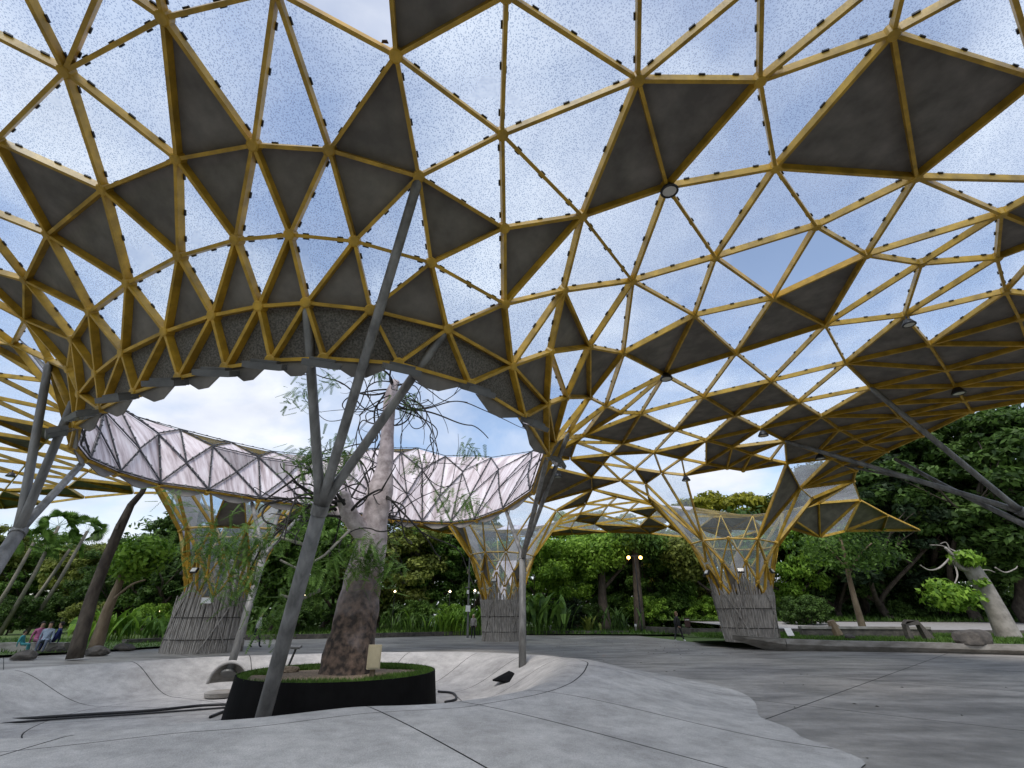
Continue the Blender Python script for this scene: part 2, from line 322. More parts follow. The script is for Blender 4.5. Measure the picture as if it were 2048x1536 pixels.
# ------------------------------------------------------------------ canopy
CAN = {'n': [
    (-11.66, 12.02, 5.60), (-10.21, 10.43, 5.60), (-8.88, 9.47, 5.60), (-7.54, 8.62, 5.60), (-6.22, 7.95, 5.60), (-5.13, 7.55, 5.60),
    (-4.20, 7.28, 5.60), (-3.26, 7.21, 5.60), (-2.02, 7.39, 5.60), (-0.83, 8.21, 5.60), (0.26, 9.90, 5.60), (0.97, 12.68, 5.60),
    (0.77, 17.23, 5.60), (-0.28, 20.55, 5.60), (-1.69, 23.08, 5.60), (-2.99, 24.05, 5.60), (-4.42, 23.77, 5.60), (-5.69, 23.08, 5.60),
    (-7.27, 21.45, 5.60), (-8.59, 19.82, 5.60), (-9.89, 18.58, 5.60), (-11.12, 17.23, 5.60), (-12.26, 16.26, 5.60), (-12.54, 14.71, 5.60),
    (-12.35, 13.25, 5.60), (-6.70, 4.34, 8.96), (-4.78, 3.65, 8.99), (-7.23, 6.04, 8.39), (-5.53, 5.42, 8.39), (-4.12, 5.14, 8.36),
    (-2.93, 5.20, 8.32), (-3.12, 3.35, 9.02), (-1.68, 4.08, 8.89), (-0.17, 5.21, 8.72), (-1.56, 5.60, 8.19), (1.97, 4.58, 9.15),
    (3.95, 4.67, 9.28), (3.00, 6.58, 9.07), (5.62, 4.02, 9.34), (5.01, 6.30, 9.27), (7.94, 6.58, 9.34), (8.44, 4.68, 9.35),
    (-8.83, 5.47, 8.91), (-9.14, 7.12, 8.36), (-7.44, 7.42, 7.39), (-6.02, 6.72, 7.45), (-4.78, 6.31, 7.46), (-3.79, 6.18, 7.45),
    (-2.71, 6.26, 7.38), (-1.45, 6.66, 7.25), (-0.16, 6.63, 8.05), (1.36, 6.87, 8.60), (2.83, 8.97, 8.68), (4.77, 8.69, 9.16),
    (6.69, 7.84, 9.30), (8.47, 8.82, 9.34), (10.49, 7.53, 9.35), (10.02, 9.13, 9.34), (11.62, 8.87, 9.30), (-10.72, 8.40, 8.25),
    (1.11, 8.35, 7.93), (-0.16, 7.72, 7.12), (-1.22, 7.50, 6.39), (-2.49, 6.93, 6.42), (-3.57, 6.81, 6.48), (-4.44, 6.92, 6.49),
    (-5.42, 7.21, 6.49), (-6.57, 7.68, 6.44), (-7.89, 8.39, 6.39), (-8.84, 8.29, 7.32), (-9.80, 9.09, 7.14), (-11.79, 9.65, 8.05),
    (-11.76, 10.56, 7.41), (-9.00, 9.16, 6.31), (-10.32, 9.79, 6.75), (-9.91, 9.90, 6.16), (-0.02, 8.84, 6.34), (0.86, 10.87, 6.33),
    (0.87, 9.46, 7.03), (2.00, 10.67, 7.88), (3.26, 12.10, 8.50), (1.48, 11.81, 6.95), (2.52, 14.09, 7.98), (3.53, 16.40, 8.67),
    (5.09, 11.05, 9.12), (7.30, 13.44, 9.28), (5.32, 14.69, 9.11), (7.04, 10.47, 9.29), (9.30, 11.87, 9.34), (11.27, 11.36, 9.33),
    (12.79, 9.97, 9.14), (12.91, 12.62, 9.12), (13.98, 10.93, 8.94), (11.38, 14.19, 9.32), (14.32, 13.83, 8.88), (9.51, 15.59, 9.32),
    (11.50, 17.38, 9.27), (13.13, 15.62, 9.07), (15.29, 14.72, 8.68), (12.92, 18.37, 9.05), (12.69, 20.95, 8.86), (14.16, 19.27, 8.80),
    (14.37, 16.60, 8.84), (16.17, 15.46, 8.50), (16.07, 17.93, 8.50), (15.82, 20.18, 8.45), (5.39, 18.32, 9.16), (7.51, 16.88, 9.28),
    (7.51, 20.50, 9.24), (9.53, 18.80, 9.27), (9.29, 21.53, 9.09), (5.52, 22.55, 9.29), (3.27, 20.62, 8.99), (7.30, 23.40, 9.09),
    (5.20, 26.27, 9.32), (10.70, 22.02, 8.90), (11.23, 20.10, 9.16), (8.74, 23.61, 8.81), (6.89, 25.90, 8.93), (9.95, 23.60, 8.54),
    (11.77, 22.40, 8.67), (8.17, 25.37, 8.56), (4.93, 28.93, 9.25), (9.23, 24.82, 8.27), (6.56, 28.24, 8.88), (7.75, 27.22, 8.41),
    (-6.44, 3.08, 9.16), (-7.97, 3.53, 9.16), (-5.29, 3.23, 9.08), (-4.59, 3.02, 9.12), (-1.55, 2.88, 9.13), (-0.08, 3.44, 9.12),
    (1.63, 3.02, 9.25), (3.34, 3.31, 9.30), (5.20, 3.11, 9.34), (6.59, 3.27, 9.34), (-10.69, 6.74, 8.87), (-12.28, 8.45, 8.73),
    (-15.50, 11.03, 9.01), (-9.42, 4.95, 9.07), (10.89, 6.68, 9.36), (14.47, 9.99, 8.86), (12.17, 8.07, 9.24), (0.59, 2.72, 9.23),
    (3.95, 2.58, 9.34), (-0.72, 2.41, 9.22), (-3.12, 2.60, 9.15), (2.13, 16.87, 7.75), (1.27, 13.78, 6.33), (15.11, 19.79, 8.60),
    (15.31, 17.41, 8.65), (12.74, 22.60, 8.45), (13.57, 22.73, 8.31), (14.48, 21.57, 8.51), (15.32, 21.99, 8.34), (16.11, 22.44, 8.18),
    (10.97, 23.57, 8.32), (11.74, 23.53, 8.18), (15.14, 11.97, 8.72), (16.17, 12.87, 8.51), (17.12, 13.67, 8.30), (18.05, 14.37, 8.18),
    (16.90, 16.09, 8.34), (17.00, 18.59, 8.28), (16.90, 20.50, 8.23), (17.01, 22.92, 8.01), (17.71, 24.29, 7.81), (21.39, 29.26, 7.90),
    (24.47, 31.45, 7.40), (29.17, 34.98, 7.00), (25.66, 33.90, 6.80), (21.86, 32.15, 6.50), (19.57, 31.29, 6.00), (19.60, 34.00, 7.64),
    (19.00, 37.00, 7.34), (17.60, 40.00, 7.05), (15.40, 42.40, 7.51), (12.40, 44.20, 8.15), (9.00, 45.60, 8.47), (5.80, 46.80, 8.45),
    (2.40, 47.60, 8.39), (-0.60, 48.00, 8.36), (-3.60, 47.60, 8.39), (-6.60, 46.00, 8.50), (-9.00, 43.00, 8.71), (-10.80, 39.50, 8.97),
    (-12.40, 36.60, 9.20), (-14.60, 34.60, 9.30), (-18.00, 33.20, 9.14), (-21.60, 32.00, 9.00), (-25.30, 31.60, 8.87), (-29.00, 32.20, 8.70),
    (-32.60, 33.20, 8.52), (-36.00, 34.00, 8.35), (0.77, 19.04, 6.70), (-0.51, 22.09, 6.81), (-2.06, 24.00, 6.88), (-3.73, 24.43, 6.94),
    (-5.32, 23.89, 6.92), (-6.86, 22.66, 6.76), (-8.34, 21.00, 6.58), (-9.64, 19.58, 6.52), (-10.89, 18.29, 6.53), (-12.12, 17.08, 6.54),
    (-12.91, 15.63, 6.60), (-12.98, 13.90, 6.65), (-12.48, 12.38, 6.67), (2.10, 17.44, 7.75), (0.97, 21.07, 7.87), (-0.62, 23.91, 8.19),
    (-2.66, 25.36, 8.47), (-4.88, 25.04, 8.52), (-6.54, 24.13, 8.30), (-8.28, 22.35, 7.83), (-9.58, 20.73, 7.59), (-10.86, 19.52, 7.51),
    (-12.07, 18.20, 7.55), (-13.43, 16.92, 7.61), (-13.89, 14.75, 7.69), (-13.63, 12.83, 7.72), (2.54, 19.55, 8.56), (1.07, 23.02, 8.87),
    (-1.10, 25.46, 9.28), (-3.82, 26.20, 9.60), (-6.22, 25.48, 9.60), (-8.13, 24.00, 9.01), (-9.71, 22.24, 8.38), (-10.98, 20.85, 8.15),
    (-12.20, 19.60, 8.16), (-13.57, 18.19, 8.24), (-14.64, 16.11, 8.38), (-14.78, 13.64, 8.47), (-14.10, 11.54, 8.49), (4.42, 17.81, 8.98),
    (3.13, 21.98, 9.14), (1.24, 25.34, 9.61), (-2.09, 27.64, 10.07), (-5.68, 27.25, 10.43), (-8.02, 25.95, 9.97), (-10.04, 23.91, 8.71),
    (-11.32, 22.31, 8.20), (-12.54, 21.17, 8.16), (-13.71, 19.88, 8.43), (-15.48, 18.07, 8.75), (-16.24, 14.82, 8.93), (-15.86, 12.10, 8.97),
    (-13.33, 25.77, 2.28), (-13.67, 26.48, 2.29), (-14.37, 26.86, 2.30), (-15.15, 26.76, 2.31), (-15.72, 26.21, 2.31), (-15.87, 25.43, 2.30),
    (-15.53, 24.72, 2.29), (-14.83, 24.34, 2.28), (-14.05, 24.44, 2.27), (-13.48, 24.99, 2.27), (-13.23, 26.25, 3.22), (-13.87, 26.93, 3.23),
    (-14.80, 27.11, 3.22), (-15.64, 26.70, 3.20), (-16.09, 25.88, 3.19), (-15.97, 24.95, 3.18), (-15.33, 24.27, 3.17), (-14.40, 24.09, 3.16),
    (-13.55, 24.50, 3.17), (-13.11, 25.32, 3.20), (-12.77, 25.84, 4.33), (-13.26, 26.87, 4.34), (-14.26, 27.42, 4.31), (-15.39, 27.27, 4.27),
    (-16.23, 26.48, 4.24), (-16.43, 25.36, 4.22), (-15.94, 24.33, 4.21), (-14.94, 23.78, 4.20), (-13.80, 23.93, 4.22), (-12.97, 24.72, 4.27),
    (-12.52, 26.59, 5.62), (-13.50, 27.62, 5.57), (-14.90, 27.88, 5.48), (-16.18, 27.27, 5.41), (-16.86, 26.02, 5.35), (-16.68, 24.61, 5.34),
    (-15.70, 23.58, 5.34), (-14.30, 23.32, 5.35), (-13.02, 23.93, 5.42), (-12.34, 25.18, 5.54), (-10.47, 27.13, 9.02), (-11.54, 28.77, 8.83),
    (-13.22, 29.78, 8.52), (-15.17, 29.96, 8.32), (-17.01, 29.28, 8.17), (-18.37, 27.87, 8.06), (-18.98, 26.02, 8.00), (-18.73, 24.07, 7.98),
    (-17.66, 22.43, 8.00), (-15.98, 21.42, 8.04), (-14.03, 21.24, 7.98), (0.57, 35.77, 2.30), (0.23, 36.48, 2.30), (-0.47, 36.86, 2.31),
    (-1.25, 36.76, 2.31), (-1.82, 36.21, 2.31), (-1.97, 35.43, 2.31), (-1.63, 34.72, 2.30), (-0.93, 34.34, 2.30), (-0.15, 34.44, 2.30),
    (0.42, 34.99, 2.30), (0.67, 36.25, 3.13), (0.03, 36.94, 3.13), (-0.90, 37.11, 3.13), (-1.75, 36.70, 3.13), (-2.19, 35.88, 3.14),
    (-2.07, 34.95, 3.16), (-1.43, 34.27, 3.16), (-0.50, 34.09, 3.16), (0.34, 34.50, 3.15), (0.79, 35.32, 3.14), (1.13, 35.84, 4.12),
    (0.64, 36.87, 4.10), (-0.36, 37.42, 4.09), (-1.50, 37.27, 4.09), (-2.33, 36.48, 4.12), (-2.53, 35.36, 4.16), (-2.04, 34.33, 4.18),
    (-1.04, 33.78, 4.19), (0.10, 33.93, 4.17), (0.93, 34.72, 4.15), (1.38, 36.59, 5.19), (0.40, 37.62, 5.16), (-1.00, 37.88, 5.15),
    (-2.28, 37.27, 5.17), (-2.96, 36.02, 5.23), (-2.78, 34.61, 5.31), (-1.80, 33.58, 5.35), (-0.40, 33.32, 5.34), (0.88, 33.93, 5.29),
    (1.56, 35.18, 5.25), (3.43, 37.13, 7.85), (2.35, 38.77, 7.76), (0.68, 39.78, 7.70), (-1.27, 39.96, 7.69), (-3.11, 39.28, 7.73),
    (-4.47, 37.87, 7.83), (-5.08, 36.02, 8.00), (-4.83, 34.07, 8.22), (-3.75, 32.43, 8.44), (-2.08, 31.42, 8.54), (-0.13, 31.24, 8.43),
    (1.71, 31.92, 8.22), (3.07, 33.33, 8.05), (3.68, 35.19, 7.98), (13.87, 28.37, 2.30), (13.53, 29.08, 2.30), (12.83, 29.46, 2.30),
    (12.05, 29.36, 2.30), (11.48, 28.81, 2.30), (11.33, 28.03, 2.30), (11.67, 27.32, 2.31), (12.37, 26.94, 2.31), (13.15, 27.04, 2.31),
    (13.72, 27.59, 2.30), (13.97, 28.85, 3.09), (13.33, 29.54, 3.10), (12.40, 29.71, 3.12), (11.55, 29.30, 3.13), (11.11, 28.48, 3.14),
    (11.23, 27.55, 3.14), (11.87, 26.86, 3.13), (12.80, 26.69, 3.12), (13.64, 27.10, 3.10), (14.09, 27.92, 3.09), (14.43, 28.44, 4.00),
    (13.94, 29.47, 4.02), (12.94, 30.02, 4.07), (11.80, 29.87, 4.11), (10.97, 29.08, 4.13), (10.77, 27.96, 4.13), (11.26, 26.93, 4.13),
    (12.26, 26.38, 4.10), (13.39, 26.53, 4.05), (14.22, 27.32, 4.01), (14.68, 29.19, 5.00), (13.70, 30.22, 5.08), (12.30, 30.48, 5.16),
    (11.02, 29.87, 5.23), (10.34, 28.62, 5.24), (10.52, 27.21, 5.24), (11.50, 26.18, 5.22), (12.90, 25.92, 5.14), (14.18, 26.53, 5.04),
    (14.86, 27.78, 4.99), (16.73, 29.73, 7.21), (15.65, 31.37, 7.32), (13.98, 32.38, 7.56), (12.03, 32.56, 7.83), (10.19, 31.88, 7.94),
    (8.83, 30.47, 7.98), (8.22, 28.61, 8.03), (15.01, 24.52, 7.50), (16.37, 25.93, 7.27), (16.98, 27.79, 7.16), (-39.55, 9.70, 8.17),
    (-39.55, 13.00, 8.17), (-39.55, 16.30, 8.17), (-39.55, 19.60, 8.17), (-39.55, 22.90, 8.17), (-39.55, 26.20, 8.17), (-39.55, 29.50, 8.17),
    (-37.60, 8.05, 8.27), (-37.60, 11.35, 8.27), (-37.60, 14.65, 8.27), (-37.60, 17.95, 8.27), (-37.60, 21.25, 8.27), (-37.60, 24.55, 8.27),
    (-37.60, 27.85, 8.27), (-37.60, 31.15, 8.27), (-35.65, 6.40, 8.37), (-35.65, 9.70, 8.37), (-35.65, 13.00, 8.37), (-35.65, 16.30, 8.37),
    (-35.65, 19.60, 8.37), (-35.65, 22.90, 8.37), (-35.65, 26.20, 8.37), (-35.65, 29.50, 8.37), (-33.70, 1.45, 8.46), (-33.70, 4.75, 8.46),
    (-33.70, 8.05, 8.46), (-33.70, 11.35, 8.46), (-33.70, 14.65, 8.46), (-33.70, 17.95, 8.46), (-33.70, 21.25, 8.46), (-33.70, 24.55, 8.46),
    (-33.70, 27.85, 8.46), (-33.70, 31.15, 8.46), (-31.75, -0.20, 8.56), (-31.75, 3.10, 8.56), (-31.75, 6.40, 8.56), (-31.75, 9.70, 8.56),
    (-31.75, 13.00, 8.56), (-31.75, 16.30, 8.56), (-31.75, 19.60, 8.56), (-31.75, 22.90, 8.56), (-31.75, 26.20, 8.56), (-31.75, 29.50, 8.56),
    (-29.80, -1.85, 8.66), (-29.80, 1.45, 8.66), (-29.80, 4.75, 8.66), (-29.80, 8.05, 8.66), (-29.80, 11.35, 8.66), (-29.80, 14.65, 8.66),
    (-29.80, 17.95, 8.66), (-29.80, 21.25, 8.66), (-29.80, 24.55, 8.66), (-29.80, 27.85, 8.66), (-27.85, -3.50, 8.76), (-27.85, -0.20, 8.76),
    (-27.85, 3.10, 8.76), (-27.85, 6.40, 8.76), (-27.85, 9.70, 8.76), (-27.85, 13.00, 8.76), (-27.85, 16.30, 8.76), (-27.85, 19.60, 8.75),
    (-27.85, 22.90, 8.75), (-27.85, 26.20, 8.75), (-27.85, 29.50, 8.75), (-25.90, -5.15, 8.86), (-25.90, -1.85, 8.86), (-25.90, 1.45, 8.86),
    (-25.90, 4.75, 8.86), (-25.90, 8.05, 8.85), (-25.90, 11.35, 8.85), (-25.90, 14.65, 8.85), (-25.90, 17.95, 8.85), (-25.90, 21.25, 8.84),
    (-25.90, 24.55, 8.83), (-25.90, 27.85, 8.83), (-23.95, -3.50, 8.95), (-23.95, -0.20, 8.95), (-23.95, 3.10, 8.95), (-23.95, 6.40, 8.95),
    (-23.95, 9.70, 8.95), (-23.95, 13.00, 8.95), (-23.95, 16.30, 8.94), (-23.95, 19.60, 8.92), (-23.95, 22.90, 8.88), (-23.95, 26.20, 8.88),
    (-23.95, 29.50, 8.90), (-22.00, -5.15, 9.05), (-22.00, -1.85, 9.05), (-22.00, 1.45, 9.05), (-22.00, 4.75, 9.05), (-22.00, 8.05, 9.05),
    (-22.00, 11.35, 9.04), (-22.00, 14.65, 9.03), (-22.00, 17.95, 9.00), (-22.00, 21.25, 8.92), (-22.00, 24.55, 8.83), (-22.00, 27.85, 8.87),
    (-20.05, -6.80, 9.15), (-20.05, -3.50, 9.15), (-20.05, -0.20, 9.15), (-20.05, 3.10, 9.15), (-20.05, 6.40, 9.14), (-20.05, 9.70, 9.13),
    (-20.05, 13.00, 9.11), (-20.05, 16.30, 9.07), (-20.05, 19.60, 8.96), (-20.05, 22.90, 8.65), (-20.05, 29.50, 8.84), (-18.10, -5.15, 9.24),
    (-18.10, -1.85, 9.24), (-18.10, 1.45, 9.24), (-18.10, 4.75, 9.24), (-18.10, 8.05, 9.21), (-18.10, 11.35, 9.16), (-18.10, 14.65, 9.10),
    (-18.10, 17.95, 9.01), (-18.10, 31.15, 8.93), (-16.15, -6.80, 9.34), (-16.15, -3.50, 9.34), (-16.15, -0.20, 9.34), (-16.15, 3.10, 9.33),
    (-16.15, 6.40, 9.30), (-16.15, 32.80, 9.18), (-14.20, -5.15, 9.35), (-14.20, -1.85, 9.35), (-14.20, 1.45, 9.34), (-14.20, 4.75, 9.30),
    (-14.20, 8.05, 9.13), (-12.25, -6.80, 9.35), (-12.25, -3.50, 9.35), (-12.25, -0.20, 9.34), (-12.25, 3.10, 9.31), (-12.25, 32.80, 9.38),
    (-10.30, -5.15, 9.35), (-10.30, -1.85, 9.35), (-10.30, 1.45, 9.32), (-10.30, 31.15, 9.69), (-10.30, 34.45, 9.38), (-10.30, 37.75, 9.08),
    (-8.35, -6.80, 9.35), (-8.35, -3.50, 9.35), (-8.35, -0.20, 9.33), (-8.35, 29.50, 10.25), (-8.35, 32.80, 9.57), (-8.35, 36.10, 9.09),
    (-8.35, 39.40, 8.88), (-6.40, -5.15, 9.35), (-6.40, -1.85, 9.34), (-6.40, 31.15, 9.90), (-6.40, 37.75, 8.62), (-6.40, 41.05, 8.69),
    (-4.45, -6.80, 9.35), (-4.45, -3.50, 9.35), (-4.45, -0.20, 9.31), (-4.45, 29.50, 10.22), (-4.45, 42.70, 8.59), (-4.45, 46.00, 8.49),
    (-2.50, -5.15, 9.35), (-2.50, -1.85, 9.34), (-2.50, 44.35, 8.54), (-0.55, -6.80, 9.35), (-0.55, -3.50, 9.35), (-0.55, -0.20, 9.32),
    (-0.55, 29.50, 9.57), (-0.55, 42.70, 8.47), (-0.55, 46.00, 8.47), (1.40, -5.15, 9.35), (1.40, -1.85, 9.34), (1.40, 27.85, 9.79),
    (1.40, 44.35, 8.54), (3.35, -6.80, 9.35), (3.35, -3.50, 9.35), (3.35, -0.20, 9.34), (3.35, 26.20, 9.61), (3.35, 42.70, 8.60),
    (3.35, 46.00, 8.49), (5.30, -5.15, 9.35), (5.30, -1.85, 9.35), (5.30, 24.55, 9.33), (5.30, 31.15, 9.01), (5.30, 34.45, 8.74),
    (5.30, 37.75, 8.66), (5.30, 41.05, 8.71), (5.30, 44.35, 8.60), (7.25, -6.80, 9.35), (7.25, -3.50, 9.35), (7.25, -0.20, 9.35),
    (7.25, 32.80, 8.89), (7.25, 36.10, 8.98), (7.25, 39.40, 8.87), (7.25, 42.70, 8.72), (9.20, -5.15, 9.35), (9.20, -1.85, 9.35),
    (9.20, 1.45, 9.35), (9.20, 34.45, 8.92), (9.20, 37.75, 8.94), (9.20, 41.05, 8.76), (11.15, -6.80, 9.34), (11.15, -3.50, 9.34),
    (11.15, -0.20, 9.34), (11.15, 3.10, 9.34), (11.15, 36.10, 8.89), (11.15, 39.40, 8.72), (11.15, 42.70, 8.50), (13.10, -5.15, 9.09),
    (13.10, -1.85, 9.09), (13.10, 1.45, 9.09), (13.10, 4.75, 9.09), (13.10, 34.45, 8.42), (13.10, 37.75, 8.48), (13.10, 41.05, 8.21),
    (15.05, -6.80, 8.73), (15.05, -3.50, 8.73), (15.05, -0.20, 8.73), (15.05, 3.10, 8.73), (15.05, 6.40, 8.73), (15.05, 36.10, 8.15),
    (15.05, 39.40, 7.84), (17.00, 34.45, 7.80), (17.00, 37.75, 7.52), (18.95, 29.50, 7.76), (17.50, -9.00, 8.21), (17.50, -5.00, 8.21),
    (17.50, -1.00, 8.21), (17.60, 3.00, 8.21), (17.60, 7.00, 8.21), (14.00, -9.00, 8.93), (10.00, -9.00, 9.35), (6.00, -9.00, 9.35),
    (2.00, -9.00, 9.35), (-2.00, -9.00, 9.35), (-6.00, -9.00, 9.35), (-10.00, -9.00, 9.35), (-14.00, -9.00, 9.35), (-18.00, -9.00, 9.25),
    (-30.00, -5.00, 8.65), (-42.00, 30.00, 8.05), (-42.00, 10.00, 8.05), (-42.00, 20.00, 8.05),
],
't': [
    (580, 588, 581), (314, 324, 334), (470, 481, 471), (89, 90, 91), (42, 43, 136), (403, 410, 411), (442, 452, 453), (518, 524, 519), (212, 238, 225), (192, 193, 433),
    (69, 73, 70), (108, 109, 110), (132, 144, 133), (353, 363, 354), (429, 440, 430), (547, 552, 553), (314, 334, 325), (158, 626, 159), (561, 631, 630), (90, 141, 92),
    (375, 384, 385), (410, 418, 419), (252, 261, 272), (124, 125, 397), (540, 633, 632), (215, 228, 216), (122, 580, 348), (318, 327, 328), (613, 624, 614), (54, 55, 87),
    (466, 477, 467), (211, 223, 237), (188, 189, 517), (112, 208, 220), (391, 400, 621), (106, 108, 111), (166, 167, 621), (518, 634, 524), (263, 283, 274), (23, 204, 218),
    (472, 482, 483), (181, 182, 566), (184, 546, 551), (134, 587, 135), (408, 417, 409), (341, 551, 342), (303, 323, 313), (363, 373, 383), (390, 399, 400), (599, 606, 600),
    (543, 555, 549), (317, 336, 327), (246, 266, 256), (477, 488, 489), (588, 595, 589), (436, 446, 447), (121, 386, 125), (466, 476, 477), (577, 585, 586), (56, 58, 57),
    (135, 587, 594), (124, 396, 580), (413, 421, 422), (455, 467, 456), (57, 58, 89), (323, 332, 333), (174, 175, 620), (384, 396, 385), (407, 414, 415), (46, 47, 65),
    (197, 223, 211), (175, 176, 618), (251, 260, 271), (492, 503, 504), (289, 523, 517), (526, 532, 527), (319, 328, 329), (379, 388, 389), (106, 111, 112), (311, 321, 331),
    (205, 218, 231), (322, 331, 332), (439, 449, 450), (561, 567, 562), (610, 617, 618), (29, 31, 30), (33, 35, 51), (287, 543, 537), (304, 314, 305), (518, 635, 634),
    (474, 485, 475), (193, 637, 415), (228, 242, 229), (443, 453, 464), (479, 491, 480), (93, 97, 96), (307, 317, 327), (362, 382, 373), (476, 487, 488), (521, 526, 527),
    (345, 555, 346), (290, 517, 508), (329, 340, 341), (57, 89, 88), (12, 147, 207), (357, 367, 358), (417, 427, 418), (200, 226, 214), (294, 506, 516), (186, 533, 538),
    (300, 310, 301), (33, 50, 34), (20, 201, 215), (366, 386, 377), (25, 28, 27), (40, 56, 55), (97, 98, 102), (100, 115, 116), (239, 285, 284), (289, 533, 523),
    (33, 131, 35), (465, 636, 635), (130, 146, 145), (254, 274, 264), (327, 336, 337), (444, 454, 455), (31, 146, 130), (373, 382, 383), (554, 559, 563), (194, 220, 208),
    (199, 212, 225), (293, 507, 294), (108, 113, 111), (591, 597, 604), (585, 628, 598), (109, 116, 110), (333, 346, 334), (187, 188, 523), (16, 197, 211), (367, 377, 387),
    (25, 127, 126), (126, 542, 554), (47, 64, 65), (71, 74, 72), (424, 434, 435), (250, 270, 260), (255, 264, 275), (481, 492, 493), (498, 509, 499), (11, 148, 12),
    (440, 450, 451), (500, 510, 511), (310, 330, 321), (581, 589, 582), (592, 599, 593), (30, 31, 32), (90, 92, 91), (598, 612, 605), (586, 592, 593), (512, 522, 513),
    (535, 542, 536), (383, 393, 394), (404, 412, 405), (427, 438, 428), (51, 52, 60), (248, 258, 249), (409, 418, 410), (83, 86, 233), (561, 630, 567), (336, 349, 350),
    (351, 370, 371), (243, 516, 244), (37, 52, 51), (614, 625, 615), (483, 495, 484), (480, 491, 492), (14, 196, 15), (204, 230, 218), (281, 294, 282), (333, 345, 346),
    (24, 205, 219), (315, 325, 335), (426, 437, 427), (601, 607, 608), (98, 159, 160), (326, 335, 336), (258, 268, 278), (119, 156, 123), (304, 324, 314), (540, 547, 541),
    (600, 607, 601), (448, 458, 459), (571, 630, 629), (354, 364, 355), (198, 224, 212), (203, 216, 229), (605, 613, 606), (288, 537, 533), (40, 140, 56), (553, 558, 559),
    (411, 419, 420), (608, 615, 616), (563, 568, 573), (467, 478, 468), (26, 31, 29), (212, 224, 238), (465, 498, 487), (46, 65, 66), (421, 431, 422), (55, 57, 88),
    (41, 601, 140), (152, 398, 388), (502, 513, 503), (596, 603, 597), (504, 514, 515), (111, 579, 234), (590, 596, 597), (60, 78, 76), (477, 489, 478), (42, 136, 139),
    (431, 442, 432), (25, 128, 26), (85, 107, 86), (13, 194, 208), (291, 508, 497), (88, 93, 95), (96, 116, 109), (145, 146, 563), (377, 386, 387), (55, 88, 87),
    (130, 145, 131), (247, 267, 257), (320, 329, 330), (5, 66, 65), (437, 447, 448), (172, 619, 392), (252, 272, 262), (401, 402, 638), (302, 312, 303), (401, 409, 402),
    (487, 499, 488), (562, 568, 563), (121, 123, 386), (404, 411, 412), (18, 200, 19), (458, 469, 470), (216, 228, 229), (131, 145, 143), (102, 103, 150), (519, 524, 525),
    (34, 49, 48), (447, 457, 458), (6, 65, 64), (262, 272, 282), (404, 405, 639), (113, 117, 121), (248, 268, 258), (452, 462, 463), (58, 90, 89), (166, 621, 400),
    (434, 445, 435), (298, 308, 299), (100, 152, 151), (358, 368, 359), (493, 504, 505), (101, 149, 153), (388, 398, 389), (609, 617, 610), (380, 389, 390), (444, 636, 454),
    (581, 588, 589), (524, 634, 529), (266, 285, 276), (211, 237, 224), (268, 277, 278), (197, 210, 223), (406, 414, 407), (589, 595, 596), (476, 488, 477), (430, 441, 431),
    (183, 556, 557), (14, 195, 209), (345, 549, 555), (435, 446, 436), (25, 27, 42), (12, 207, 194), (120, 157, 156), (308, 318, 328), (363, 383, 374), (368, 378, 388),
    (522, 527, 528), (37, 53, 52), (330, 341, 342), (418, 428, 419), (251, 271, 261), (482, 493, 494), (93, 94, 97), (324, 333, 334), (593, 600, 594), (43, 59, 136),
    (301, 311, 302), (381, 391, 392), (402, 410, 403), (441, 451, 452), (154, 164, 155), (276, 287, 277), (196, 209, 222), (405, 413, 406), (36, 39, 37), (542, 548, 554),
    (53, 54, 87), (486, 497, 508), (329, 341, 330), (126, 127, 542), (612, 623, 613), (594, 600, 601), (481, 493, 482), (364, 384, 375), (478, 489, 490), (178, 179, 584),
    (0, 72, 1), (17, 198, 212), (401, 638, 408), (401, 408, 409), (509, 519, 510), (15, 197, 16), (331, 343, 344), (425, 435, 436), (438, 449, 439), (22, 203, 217),
    (53, 87, 84), (278, 288, 289), (468, 479, 469), (99, 150, 101), (242, 295, 243), (501, 511, 512), (546, 550, 551), (311, 331, 322), (256, 266, 276), (316, 326, 336),
    (267, 276, 277), (70, 75, 74), (127, 139, 536), (598, 605, 599), (419, 428, 429), (96, 97, 99), (552, 558, 553), (541, 548, 542), (249, 259, 250), (80, 84, 86),
    (344, 545, 544), (55, 56, 57), (18, 199, 213), (331, 342, 343), (370, 390, 371), (484, 496, 485), (307, 327, 318), (312, 322, 332), (526, 531, 532), (367, 387, 378),
    (175, 618, 620), (422, 432, 423), (502, 512, 513), (98, 103, 102), (583, 591, 584), (406, 413, 414), (282, 295, 283), (334, 346, 347), (352, 361, 372), (305, 315, 306),
    (445, 455, 456), (503, 514, 504), (537, 544, 538), (617, 620, 618), (475, 485, 486), (394, 609, 602), (259, 269, 279), (385, 396, 397), (136, 527, 532), (178, 591, 604),
    (242, 296, 295), (105, 154, 153), (356, 365, 376), (44, 68, 69), (44, 45, 67), (32, 130, 131), (264, 274, 284), (520, 525, 526), (186, 187, 533), (480, 492, 481),
    (25, 42, 127), (299, 308, 319), (204, 217, 230), (209, 221, 235), (114, 122, 574), (224, 237, 238), (499, 510, 500), (16, 211, 198), (21, 202, 216), (104, 162, 163),
    (238, 543, 286), (552, 632, 631), (214, 226, 227), (519, 525, 520), (255, 275, 265), (505, 515, 516), (315, 335, 326), (260, 270, 280), (35, 36, 37), (140, 608, 142),
    (355, 364, 375), (39, 40, 54), (133, 144, 134), (432, 443, 433), (423, 432, 433), (159, 626, 160), (558, 561, 562), (253, 263, 254), (607, 615, 608), (414, 423, 415),
